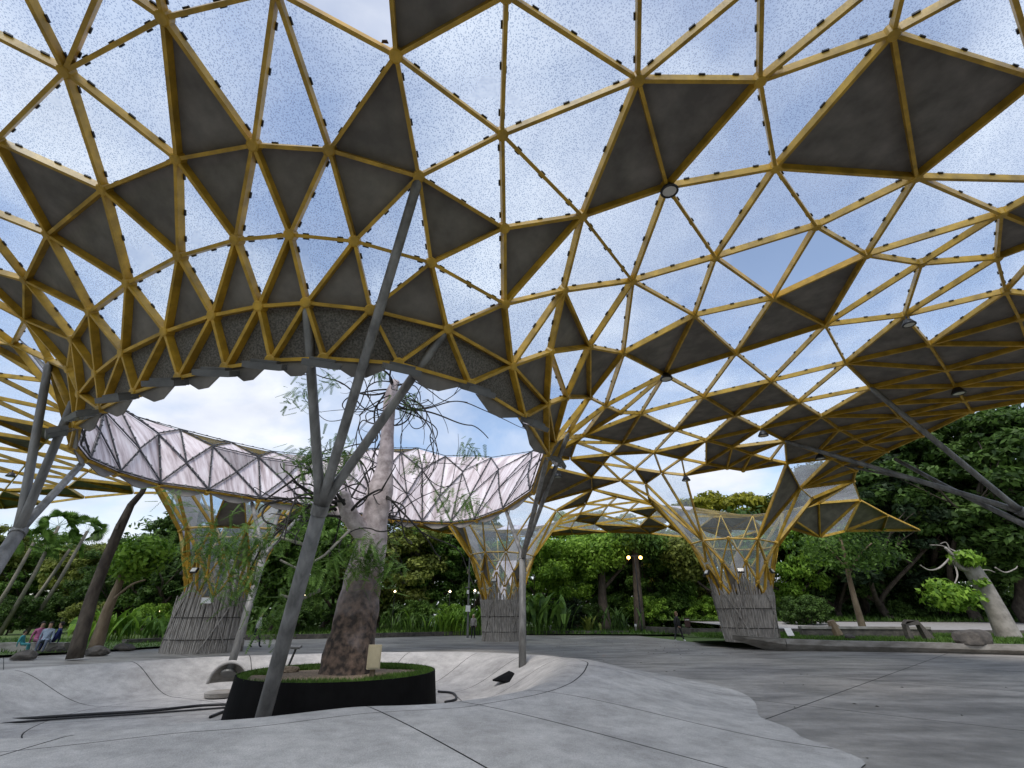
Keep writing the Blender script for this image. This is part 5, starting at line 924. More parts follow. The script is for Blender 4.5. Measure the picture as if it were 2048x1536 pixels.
for q, yy, lb in (((1532, 1263), 27.0, 'white tilted label plate at the foot of the right column'), ((1480, 1262), 30, 'small pale plate on the lawn left edge')):
    p = at(q[0] + 45, q[1] - 5, y=yy); t = empty('label_plate', (p.x, p.y, .6), lb, 'sign'); mb = MB(); mb.box((p.x, p.y, .78), (.34, .03, .4), rot=Matrix.Rotation(-.6, 3, 'X')); mb.build('plate', M['white'], t); mb = MB(); mb.box((p.x, p.y + .06, .65), (.05, .05, .25)); mb.build('stake', M['lamp_grey'], t)
pq = at(413, 1201, y=24.0); sgn = empty('notice_plate', pq, 'white notice plate fixed on the left column rods', 'sign'); mb = MB(); mb.box(pq, (.42, .03, .24), rz=.5); mb.build('plate', M['white'], sgn)

# ------------------------------------------------------------------ people
def skin_mesh(name, verts, edges, root, mats, zcut, parent):
    me = bpy.data.meshes.new(name); me.from_pydata([v[0] for v in verts], edges, []); o = link(name, me, parent)
    md = o.modifiers.new('skin', 'SKIN'); sv = me.skin_vertices[0].data
    for i, v in enumerate(verts): sv[i].radius = (v[1], v[1] if len(v) < 3 else v[2]); sv[i].use_root = (i == root)
    sb = o.modifiers.new('sub', 'SUBSURF'); sb.levels = 2; sb.render_levels = 2
    dg = bpy.context.evaluated_depsgraph_get(); ev = o.evaluated_get(dg); nm = bpy.data.meshes.new_from_object(ev); o.modifiers.clear(); o.data = nm
    for mt in mats: nm.materials.append(mt)
    for pgn in nm.polygons:
        z = pgn.center; pgn.material_index = zcut(z); pgn.use_smooth = True
    return o
PM = {}
def pm(c):
    if c not in PM: PM[c] = mat('cloth_%d' % len(PM), c, .8, var=.12, vscale=12)
    return PM[c]
SKIN = (.36, .22, .15)
def person(p, h, face, label, shirt, legs, shoes, hair, step=.28, arm=.12, longhair=False, sit=False, bulk=1.0):
    t = empty('person', p, label, 'person'); k = h / 1.7; F_ = Vector((math.sin(face), math.cos(face), 0)); S_ = Vector((F_.y, -F_.x, 0)); B = Vector(p)
    def q(f, s, z): return tuple(B + (F_ * f + S_ * s + Vector((0, 0, z))) * k)
    hip = .92 if not sit else .45; dz = 0 if not sit else -.47
    V = [(q(0, 0, .96 + dz), .135 * k * bulk), (q(0, 0, 1.15 + dz), .125 * k * bulk), (q(.01, 0, 1.36 + dz), .14 * k * bulk), (q(.02, 0, 1.47 + dz), .06 * k), (q(.04, 0, 1.55 + dz), .075 * k), (q(.045, 0, 1.63 + dz), .085 * k), (q(.04, 0, 1.69 + dz), .05 * k)]
    E = [(0, 1), (1, 2), (2, 3), (3, 4), (4, 5), (5, 6)]
    for s in (-1, 1):
        o0 = len(V)
        st_ = step * s
        if not sit: leg = [(st_ * .25, .10, .86, .085), (st_ * .55 + .03, .10, .50, .06), (st_, .10, .09, .042), (st_ + .12, .11, .04, .036)]
        else: leg = [(.1, .11, .46, .085), (.45, .13, .47, .065), (.5, .13, .08, .045), (.62, .13, .04, .036)]
        for f, l, z, r in leg: V.append((q(f, s * l, z), r * k))
        E += [(0, o0), (o0, o0 + 1), (o0 + 1, o0 + 2), (o0 + 2, o0 + 3)]
        o1 = len(V)
        for f, l, z, r in ((0, .19, 1.38 + dz, .055), (-s * arm * .4, .23, 1.13 + dz, .045), (-s * arm + .06, .23, .90 + dz, .034), (-s * arm + .09, .23, .80 + dz, .03)): V.append((q(f, s * l, z), r * k))
        E += [(2, o1), (o1, o1 + 1), (o1 + 1, o1 + 2), (o1 + 2, o1 + 3)]
    mats = [pm(SKIN), pm(shirt), pm(legs), pm(shoes)]
    def zc(c):
        z = (c.z - B.z) / k - dz
        lat = abs((Vector((c.x, c.y, 0)) - Vector((B.x, B.y, 0))).dot(S_)) / k
        if sit and (c.z - B.z) / k < .1: return 3
        if sit and (c.z - B.z) / k < .53: return 2
        if z > 1.46: return 0
        if lat > .17 and z < .88: return 0
        if z > .92: return 1
        if z > .11: return 2
        return 3
    skin_mesh('body', V, E, 0, mats, zc, t)
    me = bpy.data.meshes.new('hair'); bm = bmesh.new(); bmesh.ops.create_uvsphere(bm, u_segments=14, v_segments=10, radius=1)
    hc = Vector(q(.02, 0, 1.645 + dz))
    for v in bm.verts:
        c = v.co.copy(); fwd = c.y
        sc_ = Vector((.098 * c.x, .105 * c.y - .012, .1 * c.z))
        if c.z < 0: sc_.z *= (2.2 if longhair else .9)
        if c.z < .25 and fwd > .1: sc_.y = min(sc_.y, .02)
        v.co = hc + (F_ * sc_.y + S_ * sc_.x + Vector((0, 0, sc_.z))) * k
    bm.to_mesh(me); bm.free(); me.materials.append(pm(hair)); [setattr(pg, 'use_smooth', True) for pg in me.polygons]; link('hair', me, t)
    return t
pp_ = at(1359, 1283, z=0); person((pp_.x, pp_.y, 0), 1.72, math.radians(80), 'woman in black coat and leggings with white shoes walking on the plaza', (.008, .008, .009), (.008, .008, .01), (.75, .75, .75), (.16, .09, .05), step=.26, longhair=True, bulk=1.7)
pp_ = at(946, 1268, y=38.6); person((pp_.x, pp_.y, 0), 1.55, math.radians(180), 'person in grey top and black trousers beside the middle column', (.25, .23, .22), (.01, .01, .012), (.02, .02, .02), (.5, .42, .3), step=.06, longhair=True)
pp_ = at(508, 1297, y=28.5); person((pp_.x, pp_.y, 0), 1.7, math.radians(60), 'person in white shirt and dark trousers behind the left pole', (.6, .6, .58), (.01, .014, .03), (.02, .02, .02), (.02, .015, .01), step=.22)
for q, yy, c1, c2, lb, fc in (((40, 1289), 23.5, (.05, .3, .33), (.04, .2, .22), 'child in turquoise sitting at the far left lawn', 1.2), ((72, 1285), 24.2, (.42, .12, .24), (.15, .05, .09), 'person in pink top sitting on the left lawn', 2.0), ((88, 1288), 23.6, (.28, .34, .42), (.1, .12, .16), 'person in pale blue shirt sitting on the left lawn', 2.6), ((112, 1284), 24.0, (.01, .02, .12), (.01, .015, .06), 'person in navy blue sitting right of the pale blue one', -2.2)):
    p = at(q[0], q[1], y=yy); person((p.x, p.y, .1), 1.6 if 'child' not in lb else 1.15, fc, lb, c1, c2, (.05, .05, .05), (.015, .012, .01), sit=True)

# ------------------------------------------------------------------ vegetation
def leaves(clumps, n, size, seed, droop=.2, asp=2.0):
    rs = np.random.RandomState(seed); Cl = np.array(clumps, float); w_ = Cl[:, 3] ** 2; idx = rs.choice(len(Cl), n, p=w_ / w_.sum())
    d = rs.randn(n, 3); d /= np.linalg.norm(d, axis=1)[:, None]; rad = Cl[idx, 3] * (.25 + 1.15 * rs.rand(n) ** .8)
    sc_ = Cl[idx, 4] if Cl.shape[1] > 4 else np.ones(n) * .75
    P = Cl[idx, :3] + d * rad[:, None] * np.stack([np.ones(n), np.ones(n), sc_], 1)
    nrm_ = d * .8 + rs.randn(n, 3) * .55 + np.array([0, 0, .35]); nrm_ /= np.linalg.norm(nrm_, axis=1)[:, None]
    ax = rs.randn(n, 3); ax -= nrm_ * (ax * nrm_).sum(1)[:, None]; ax /= np.linalg.norm(ax, axis=1)[:, None]; bx_ = np.cross(nrm_, ax)
    s = size * (.6 + .8 * rs.rand(n)); V = np.zeros((n, 4, 3))
    L = ax * (s * .5)[:, None] * asp ** .5; Wd = bx_ * (s * .5)[:, None] / asp ** .5
    V[:, 0] = P - L; V[:, 1] = P + Wd; V[:, 2] = P + L - np.array([0, 0, 1]) * (s * droop)[:, None]; V[:, 3] = P - Wd
    return V
def grow(rng, base, ang, length, r, depth, mb, ends, spread=.6, seg=6, rise=.35):
    pts = [Vector(base)]; d = Vector(ang).normalized(); rad = [r]
    for i in range(4):
        d = (d + Vector((rng.uniform(-.18, .18), rng.uniform(-.18, .18), rng.uniform(-.05, .12)))).normalized()
        pts.append(pts[-1] + d * (length / 4)); rad.append(r * (1 - .4 * (i + 1) / 4))
    mb.tube(pts, rad, seg, cap=False)
    if depth == 0: ends.append(pts[-1]); ends.append(pts[-2]); return
    for k in range(rng.choice((2, 3))):
        a = rng.uniform(0, math.tau); nd = (d + Vector((math.cos(a), math.sin(a), rise)) * spread).normalized()
        grow(rng, pts[-1 - (k % 2)], nd, length * rng.uniform(.6, .8), rad[-1] * .75, depth - 1, mb, ends, spread, max(4, seg - 1), rise)
def proto(seed, h, trunk_h, crown_w, style, nleaf, lsize):
    rng = random.Random(seed); mb = MB(); ends = []; r0 = h * .022
    pts = [Vector((0, 0, -.3))]; rad = [r0 * 1.7]; x = y = 0
    for i in range(1, 6):
        x += rng.uniform(-.02, .02) * h; y += rng.uniform(-.02, .02) * h; pts.append(Vector((x, y, trunk_h * i / 5))); rad.append(r0 * (1.15 - .08 * i))
    mb.tube(pts, rad, 9, cap=False)
    for k in range(5):
        a = k * math.tau / 5 + rng.uniform(-.4, .4); grow(rng, pts[-1 - (k % 2)], Vector((math.cos(a), math.sin(a), .9 if style != 'umbrella' else .55)), (h - trunk_h) * .42, r0 * .6, 2, mb, ends, .75, 6, .3 if style != 'umbrella' else .05)
    cl = []
    if style == 'umbrella':
        for k in range(90):
            a = rng.uniform(0, math.tau); q = math.sqrt(rng.random()); z = h * (.97 - .14 * q * q) + rng.uniform(-.03, .03) * h
            cl.append((x + math.cos(a) * q * crown_w / 2, y + math.sin(a) * q * crown_w / 2, z, crown_w * rng.uniform(.03, .065), .45))
    elif style == 'tall':
        for k in range(150):
            z = rng.uniform(.25, 1.0); a = rng.uniform(0, math.tau); q = rng.uniform(.35, 1.0) * math.sin(math.pi * min(1, (z - .1) / 1.0)) ** .6
            cl.append((x + math.cos(a) * q * crown_w / 2, y + math.sin(a) * q * crown_w / 2, h * z + rng.gauss(0, .02) * h, crown_w * rng.choice((.035, .05, .07, .09)), .62))
    else:
        zc = (h + trunk_h * .8) / 2; hh = (h - trunk_h * .8) / 2
        for k in range(140):
            d = Vector((rng.gauss(0, 1), rng.gauss(0, 1), rng.gauss(.15, 1))).normalized(); q = rng.uniform(.45, 1.06)
            cl.append((x + d.x * q * crown_w / 2, y + d.y * q * crown_w / 2, zc + d.z * q * hh, crown_w * rng.choice((.035, .05, .07, .095)), .62))
    for e in ends[::3]: cl.append((e.x, e.y, e.z, crown_w * .06, .8))
    V = leaves(cl, nleaf, lsize, seed)
    return mb.mesh('trunk', M['bark'], True), V
def crown_mesh(V, material):
    n, k = V.shape[:2]; me = bpy.data.meshes.new('crown'); me.vertices.add(n * k); me.vertices.foreach_set('co', V.astype(np.float32).ravel()); me.loops.add(n * k)
    me.loops.foreach_set('vertex_index', np.arange(n * k, dtype=np.int32)); me.polygons.add(n); me.polygons.foreach_set('loop_start', np.arange(0, n * k, k, dtype=np.int32)); me.materials.append(material); me.update(); return me
PR_ = {'round': proto(11, 10, 3.2, 8.5, 'round', 32000, .24), 'tall': proto(12, 14, 3.5, 8, 'tall', 40000, .25), 'umb': proto(13, 12, 7, 15, 'umbrella', 22000, .30), 'round2': proto(14, 10, 2.0, 9.5, 'round', 34000, .22), 'tall2': proto(15, 14, 2.2, 10, 'tall', 42000, .27), 'bush': proto(16, 4, .5, 4.6, 'round', 11000, .16)}
CM = {}
def tree(pxx, D, h, kind, leaf, label, rot=0, z0=0, wscale=1.0, group='trees behind the plaza', trunkmat=None, name='tree', cat='tree'):
    tm, V = PR_[kind]; base_h = {'round': 10, 'tall': 14, 'umb': 12, 'round2': 10, 'tall2': 14, 'bush': 4}[kind]
    if (kind, leaf) not in CM: CM[(kind, leaf)] = crown_mesh(V, M[leaf])
    p = at(pxx, 1250, y=D); t = empty(name, (p.x, p.y, z0), label, cat, group); s = h / base_h; t.scale = (s * wscale, s * wscale, s); t.rotation_euler.z = rot
    for nm, me in (('trunk', tm), ('crown', CM[(kind, leaf)])):
        o = bpy.data.objects.new(nm, me); C.objects.link(o); o.parent = t
    return t
TL = [  # px, D, h, kind, leaf, label, rot, wscale
 (-120, 62, 12, 'round', 'lf_olive', 'olive tree at the far left behind the palms', .3, 1.2), (30, 66, 11, 'round2', 'lf_mid', 'mid green tree behind the seated group', 1.4, 1.2),
 (150, 60, 9.5, 'round', 'lf_olive', 'yellowish green tree beneath the palm crowns', 2.2, 1.1), (235, 52, 8.5, 'round2', 'lf_dark', 'dark low tree right of the slanted left trunks', .7, 1.1),
 (322, 40, 9.6, 'tall', 'lf_dark', 'tall dark leafy tree just left of the left column', 1.1, .9), (290, 48, 9.2, 'round', 'lf_mid', 'rounded green tree behind the left column plants', 3.0, 1.0),
 (440, 50, 12, 'tall2', 'lf_mid', 'green tree hidden behind the left column', 2.0, 1.0), (545, 46, 11, 'round', 'lf_mid', 'green tree between the left column and the front pole', .2, 1.1), (640, 58, 13, 'tall2', 'lf_mid', 'green tree directly behind the central trunk', .9, 1.1),
 (760, 56, 12, 'round2', 'lf_olive', 'olive drooping tree right of the central trunk', 1.9, 1.2), (850, 60, 13.5, 'tall', 'lf_mid', 'feathery mid green tree left of the middle column', 2.7, 1.3), (930, 60, 13, 'tall2', 'lf_mid', 'full green tree behind the utility pole', 1.2, 1.0),
 (1085, 53, 9.8, 'round2', 'lf_bright', 'bright green tree right of the middle column', .5, 1.0), (1150, 61, 12.5, 'tall2', 'lf_bright', 'tall bright green tree behind the buttressed trunk', 1.7, 1.1), (1232, 62, 13, 'tall', 'lf_mid', 'green tree behind the amber lamp post', 2.4, 1.2),
 (1320, 58, 11.5, 'round', 'lf_mid', 'mid green tree above the walking woman', .1, 1.1), (1360, 66, 11.5, 'round2', 'lf_yellow', 'yellow flowering tree left of the open trumpet column', 1.5, .9), (1440, 60, 12.5, 'tall', 'lf_olive', 'olive tree behind the right column', .8, 1.0),
 (1600, 52, 11, 'round', 'lf_bright', 'light green tree just right of the right column', 2.0, .9), (1660, 54, 14, 'tall2', 'lf_dark', 'green tree behind the thin tan trunk', .6, 1.1), (1735, 56, 17, 'tall', 'lf_dark', 'tall dark tree at the canopy eave on the right', 1.3, 1.2),
 (1812, 50, 16.5, 'tall2', 'lf_blue', 'bluish dark tree behind the slanted pole tips', 2.9, 1.2), (1890, 54, 20.5, 'tall', 'lf_dark', 'very tall green tree rising near the right edge', .4, 1.3), (1960, 48, 19, 'tall2', 'lf_dark', 'very tall dark tree over the boulder', 1.8, 1.2),
 (2060, 46, 20.5, 'tall', 'lf_dark', 'tall green tree cut by the right edge', 2.5, 1.3), (2180, 44, 19, 'tall2', 'lf_dark', 'tall dark tree mostly beyond the right edge', .9, 1.2), (1862, 62, 17, 'round', 'lf_olive', 'broad olive crown between the tall right trees', 1.0, 1.3),
 (1478, 92, 21.5, 'umb', 'lf_yellow', 'yellow umbrella tree seen through the open trumpet column', .9, 1.0), (1560, 100, 21, 'umb', 'lf_blue', 'dark flat crowned tree beside the yellow umbrella tree', 2.0, .55)]
for a in TL: tree(a[0], a[1], a[2], a[3], a[4], a[5], a[6], wscale=a[7])
BL = [(905, 50, 2.6, 'lf_bright', 'bright shrub at the foot of the dark trees left of the utility pole'), (830, 52, 3.0, 'lf_mid', 'rounded green shrub right of the central trunk'), (1180, 51, 2.6, 'lf_dark', 'dark shrub left of the buttressed trunk'), (1225, 53, 3.6, 'lf_mid', 'tall shrub between the two brown trunks'),
      (1298, 52, 3.4, 'lf_bright', 'light green shrub right of the straight brown trunk'), (1345, 54, 3.8, 'lf_mid', 'green shrub behind the walking woman'), (1415, 52, 3.4, 'lf_bright', 'light shrub left of the leaning dark trunk'), (1130, 51, 3.2, 'lf_blue', 'bluish shrub beside the big leaved plants'),
      (300, 38, 2.4, 'lf_bright', 'bright shrub under the dark tree left of the left column'), (170, 40, 2.6, 'lf_olive', 'olive shrub behind the dark slanted trunk'), (590, 44, 3.2, 'lf_dark', 'dark shrub behind the person in white'), (680, 50, 2.6, 'lf_mid', 'shrub behind the planter tree'), (20, 46, 3.2, 'lf_dark', 'dark shrub at the left edge'), (110, 50, 3.6, 'lf_dark', 'dark shrub behind the seated people'),
      (1620, 44, 3.2, 'lf_dark', 'dark shrub right of the right column on the far lawn'), (1790, 52, 3.0, 'lf_dark', 'dark shrub at the back of the far lawn'), (1880, 52, 4.0, 'lf_dark', 'large dark shrub behind the leaning trunk'), (2000, 50, 4.2, 'lf_dark', 'large dark shrub near the right edge')]
for i, (a, D, h, lf, lb) in enumerate(BL): tree(a, D, h, 'bush', lf, lb, i * 1.3, group='shrubs behind the plaza', name='shrub', cat='shrub')
# far wood as one mass
rs_ = random.Random(77); cl = []
for k in range(330):
    pxx = rs_.uniform(-700, 2800); D = rs_.uniform(70, 108); p = at(pxx, 1250, y=D)
    hmax = 10 if pxx < 60 else (9 if pxx < 260 else (13 if pxx < 1500 else 13 + (pxx - 1500) * .02))
    cl.append((p.x, p.y, rs_.uniform(.8, min(hmax, 24)), rs_.uniform(2.2, 4.2), .8))
for k in range(170):
    p = at(rs_.uniform(-700, 2800), 1250, y=rs_.uniform(66, 80)); cl.append((p.x, p.y, rs_.uniform(.3, 3.5), rs_.uniform(1.6, 2.6), .8))
for k in range(150):
    p = at(rs_.uniform(1380, 2500), 1250, y=rs_.uniform(60, 76)); cl.append((p.x, p.y, rs_.uniform(.6, 4.5), rs_.uniform(1.4, 2.4), .8))
wd = soup('wood', leaves(cl, 150000, .6, 78), M['lf_dark']); tag(wd, 'dark green wood closing the view behind the garden', 'wood', kind='stuff')
# trunks that stand clear
def smooth_path(P, k=5):
    Q = []
    for i in range(len(P) - 1):
        for s in range(k):
            p0 = P[max(i - 1, 0)]; p1 = P[i]; p2 = P[i + 1]; p3 = P[min(i + 2, len(P) - 1)]; u = s / k
            Q.append(.5 * ((2 * p1) + (p2 - p0) * u + (2 * p0 - 5 * p1 + 4 * p2 - p3) * u * u + (3 * p1 - p0 - 3 * p2 + p3) * u ** 3))
    return Q + [P[-1]]
def bare_trunk(pts_px, D, radii, material, label, branches=(), name='old_tree', leafm=None, leafc=None, nl=1900, ls=.22):
    P_ = [at(a, b, y=D) for a, b in pts_px]; P_[0].z = min(P_[0].z, .05); t = empty(name, P_[0], label, 'tree'); mb = MB(); Q = []; R_ = []
    for i in range(len(P_) - 1):
        for s in range(5): u = s / 5; Q.append(P_[i].lerp(P_[i + 1], u)); R_.append(radii[i] + (radii[i + 1] - radii[i]) * u)
    Q.append(P_[-1]); R_.append(radii[-1]); mb.tube(Q, R_, 12); mb.build('trunk', material, t, smooth=True)
    for br, rr in branches:
        mb = MB(); B_ = smooth_path([at(a, b, y=D + dy) for a, b, dy in br]); mb.tube(B_, [rr * (1 - .6 * i / len(B_)) for i in range(len(B_))], 6); mb.build('limb', material, t, smooth=True)
    if leafc: 
        V = leaves([(*at(a, b, y=D + dy), r * 1.15, .55) for a, b, dy, r in leafc], nl, ls, int(D)); soup('crown', V, M[leafm], t)
    return t
bare_trunk([(158, 1291), (185, 1190), (212, 1120), (240, 1055), (262, 1010), (284, 985), (300, 950)], 21, [.28, .22, .2, .19, .14, .11, .1], M['bark'], 'dark slanting trunk at left reaching up to the canopy', [([(240, 1055, 0), (236, 1048, -.2), (232, 1060, -.4)], .1)])
bare_trunk([(196, 1281), (215, 1220), (238, 1168), (250, 1135)], 25, [.3, .22, .17, .15], M['bark_tan'], 'shorter brown trunk with a cut top right of the dark slanting one', [([(240, 1165, 0), (275, 1130, .5), (300, 1105, 1.0)], .1), ([(225, 1200, 0), (262, 1170, -.5), (290, 1160, -.8)], .07)], leafm='lf_bright', leafc=[(275, 1120, 0, .9), (300, 1100, .5, .8), (262, 1140, 0, .6)])
bare_trunk([(1208, 1246), (1205, 1200), (1203, 1150), (1208, 1090)], 51, [.8, .42, .36, .3], M['bark'], 'buttressed brown trunk left of the lamp post', [([(1205, 1180, 0), (1240, 1140, 0), (1262, 1115, 0)], .2)], leafm='lf_bright', leafc=[(1195, 1100, -.5, 2.0), (1225, 1085, 0, 1.8), (1170, 1110, .5, 1.8), (1150, 1095, 0, 1.6), (1215, 1120, -.8, 1.2), (1185, 1130, -.6, 1.2)], nl=6000, ls=.28)
bare_trunk([(1279, 1252), (1275, 1180), (1270, 1110), (1268, 1062)], 50, [.55, .4, .32, .26], M['bark'], 'straight dark brown trunk by the amber lamps', leafm='lf_mid', leafc=[(1265, 1072, 0, 1.8), (1285, 1080, .5, 1.5), (1250, 1088, .5, 1.4), (1300, 1092, .3, 1.3)], nl=4500, ls=.28)
bare_trunk([(1449, 1248), (1440, 1200), (1425, 1150), (1400, 1100)], 50, [.55, .45, .4, .2], M['bark'], 'dark leaning trunk left of the right column', [([(1425, 1150, 0), (1395, 1135, .5), (1370, 1120, 1)], .2), ([(1440, 1190, 0), (1410, 1175, .5), (1380, 1150, 1)], .16)], leafm='lf_olive', leafc=[(1395, 1095, 0, 1.8), (1370, 1115, .6, 1.6), (1420, 1110, 0, 1.5), (1350, 1095, .5, 1.5), (1375, 1145, 1, 1.1)], nl=5000, ls=.28)
bare_trunk([(1721, 1240), (1708, 1195), (1697, 1150), (1690, 1110), (1680, 1075)], 34, [.24, .17, .14, .12, .08], M['bark_tan'], 'thin tan trunk of the young tree right of the right column', [([(1697, 1150, 0), (1720, 1110, .3), (1745, 1085, .6)], .08), ([(1695, 1140, 0), (1665, 1105, .3), (1640, 1090, .6)], .08)], leafm='lf_mid', leafc=[(1690, 1090, 0, 1.6), (1650, 1100, .5, 1.5), (1740, 1095, .5, 1.6), (1720, 1125, -.5, 1.2), (1670, 1130, -.6, 1.0), (1620, 1085, 0, 1.2), (1770, 1110, 0, 1.0), (1700, 1065, 0, 1.2)])
bare_trunk([(2010, 1252), (1995, 1225), (1965, 1170), (1945, 1140), (1940, 1125), (1915, 1105)], 29.5, [.62, .5, .46, .44, .36, .24], mat('smooth_grey_bark', (.2, .18, .16), .8, col2=(.36, .33, .3), vscale=2.5, bump=.3), 'leaning swollen grey trunk with broken crown near the right edge',
           [([(1940, 1140, 0), (1920, 1135, -.2), (1905, 1110, -.3), (1890, 1095, -.3)], .16), ([(1905, 1110, 0), (1880, 1135, -.3), (1858, 1140, -.5), (1840, 1130, -.6)], .06), ([(1915, 1105, 0), (1885, 1092, .2), (1860, 1090, .3)], .05), ([(1950, 1142, 0), (1975, 1140, 0), (1990, 1145, 0)], .05), ([(1990, 1135, .2), (2010, 1145, .2), (2030, 1138, .2), (2035, 1132, .2)], .05), ([(1905, 1120, 0), (1915, 1150, -.3), (1905, 1175, -.4)], .06), ([(1900, 1100, 0), (1892, 1085, 0), (1880, 1088, 0)], .04)],
           leafm='lf_bright', leafc=[(1890, 1190, -.5, .8), (1905, 1205, -.5, .6), (1925, 1195, -.5, .7), (1880, 1172, -.4, .5), (1930, 1115, -.4, .55), (1945, 1122, -.4, .4), (1960, 1165, -.3, .3)])
# palms at the far left
def palm(pxx, py0, pxt, pyt, D, label, seed, fr=1.9):
    a = at(pxx, py0, y=D); a.z = 0; b = at(pxt, pyt, y=D); t = empty('palm_tree', a, label, 'palm', 'fan palms at the far left'); mb = MB(); mid = (a + b) / 2 + Vector((.15, 0, 0)); mb.tube([a, mid, b], [.2, .15, .13], 9); mb.build('trunk', M['palm_bark'], t, smooth=True)
    rng = random.Random(seed); V = []
    for k in range(26):
        az = rng.uniform(0, math.tau); el = rng.uniform(-.5, 1.2); d = Vector((math.cos(az) * math.cos(el), math.sin(az) * math.cos(el), math.sin(el))); L = fr * rng.uniform(.7, 1)
        e = b + d * L * .55; side = d.cross(Vector((rng.gauss(0, .8), rng.gauss(0, .8), .6))).normalized(); upv = side.cross(d)
        V.append([b, b + side * .02, e + side * .02, e])
        for j in range(13):
            th = (j / 12 - .5) * 2.5; dd = (d * math.cos(th) + side * math.sin(th)).normalized(); tip = e + dd * L * .5 - Vector((0, 0, .12 * L)); sw = (dd.cross(upv)).normalized() * .07
            V.append([e, e + dd * L * .25 + sw, tip, e + dd * L * .25 - sw])
    soup('crown', np.array([[tuple(v) for v in q] for q in V]), M['lf_mid'], t)
for i, a in enumerate([(22, 1215, 118, 1052, 45, 'tallest fan palm left of the dark slanting trunk'), (78, 1200, 175, 1062, 47, 'fan palm with crown nearest the dark slanting trunk'), (-8, 1190, 68, 1085, 44, 'shorter fan palm at the left edge'), (50, 1190, 140, 1098, 50, 'fan palm with low crown behind the others')]): palm(*a, i + 3)
# big leaved plants
def leafy_clump(pxx, D, h, n, label, leaf, seed, wd=.32, spread=.5, z0=.05, name='leafy_plant'):
    p = at(pxx, 1250, y=D); t = empty(name, (p.x, p.y, z0), label, 'plant', 'big leaved plants along the plaza'); rng = random.Random(seed); V = []; stems = MB()
    for k in range(n):
        a = rng.uniform(0, math.tau); b = Vector((p.x + rng.gauss(0, spread), p.y + rng.gauss(0, spread * .6), z0)); L = h * rng.uniform(.6, 1.05); out_ = Vector((math.cos(a), math.sin(a), 0)); prev = b; W0 = wd * rng.uniform(.7, 1.2); side = Vector((-out_.y, out_.x, 0)); P_ = []
        for j in range(6):
            u = j / 5; P_.append(b + out_ * (L * .42 * u * u) + Vector((0, 0, L * (u - .22 * u ** 3))))
        stems.tube(P_[:3], .02, 4, cap=False)
        for j in range(1, 5):
            w0 = W0 * math.sin(math.pi * min(1, (j - .6) / 4.4)) * .5; w1 = W0 * math.sin(math.pi * min(1, (j + .4) / 4.4)) * .5 if j < 4 else .01
            V.append([P_[j] - side * w0, P_[j] + side * w0, P_[j + 1] + side * w1, P_[j + 1] - side * w1])
    soup('leaves', np.array([[tuple(v) for v in q] for q in V]), M[leaf], t); tag(stems.build('stems', M[leaf], t), kind='stuff')
for i, a in enumerate([(1075, 45, 4.2, 26, 'tall banana like plant right of the middle column base', 'lf_mid', .55, .9), (1110, 45.5, 3.4, 22, 'large leaved plant next to the banana like plant', 'lf_mid', .5, .8), (892, 44, 2.5, 60, 'bright strap leaved clump left of the utility pole', 'lf_bright', .2, 1.0), (925, 44.5, 2.7, 60, 'strap leaved clump behind the utility pole', 'lf_bright', .2, 1.0), (955, 44, 2.6, 40, 'strap leaved clump touching the middle column', 'lf_mid', .2, .8),
                   (215, 33, 2.4, 40, 'bright ginger plants between the two left trunks', 'lf_bright', .3, .9), (255, 34, 2.4, 46, 'bright ginger plants right of the cut trunk', 'lf_bright', .3, 1.0), (318, 33, 2.0, 40, 'yellow green plants left of the left column base', 'lf_feather', .26, .9), (800, 45, 2.2, 50, 'low dark grasses right of the central trunk', 'lf_dark', .14, 1.4), (850, 45, 2.1, 50, 'low arching grasses beside the strap leaved clump', 'lf_mid', .14, 1.3), (1178, 46, 1.9, 14, 'pale spotted small plant on the lawn strip', 'lf_olive', .25, .3), (1232, 46, 2.8, 30, 'dark reddish leaved plant left of the straight trunk', 'lf_dark', .2, .7)]):
    leafy_clump(a[0], a[1], a[2], a[3], a[4], a[5], i, a[6], a[7])
stp = at(1670, 1250, y=31); mb = MB(); t = empty('tree_stump', (stp.x, stp.y, .55), 'mossy broken stump on the lawn right of the right column', 'stump'); mb.tube([(stp.x, stp.y, .5), (stp.x - .1, stp.y, .9), (stp.x - .2, stp.y, 1.25)], [.3, .26, .2], 9); mb.tube([(stp.x + .25, stp.y, .5), (stp.x + .1, stp.y, 1.0)], [.18, .1], 7); mb.build('wood', M['bark_tan'], t)
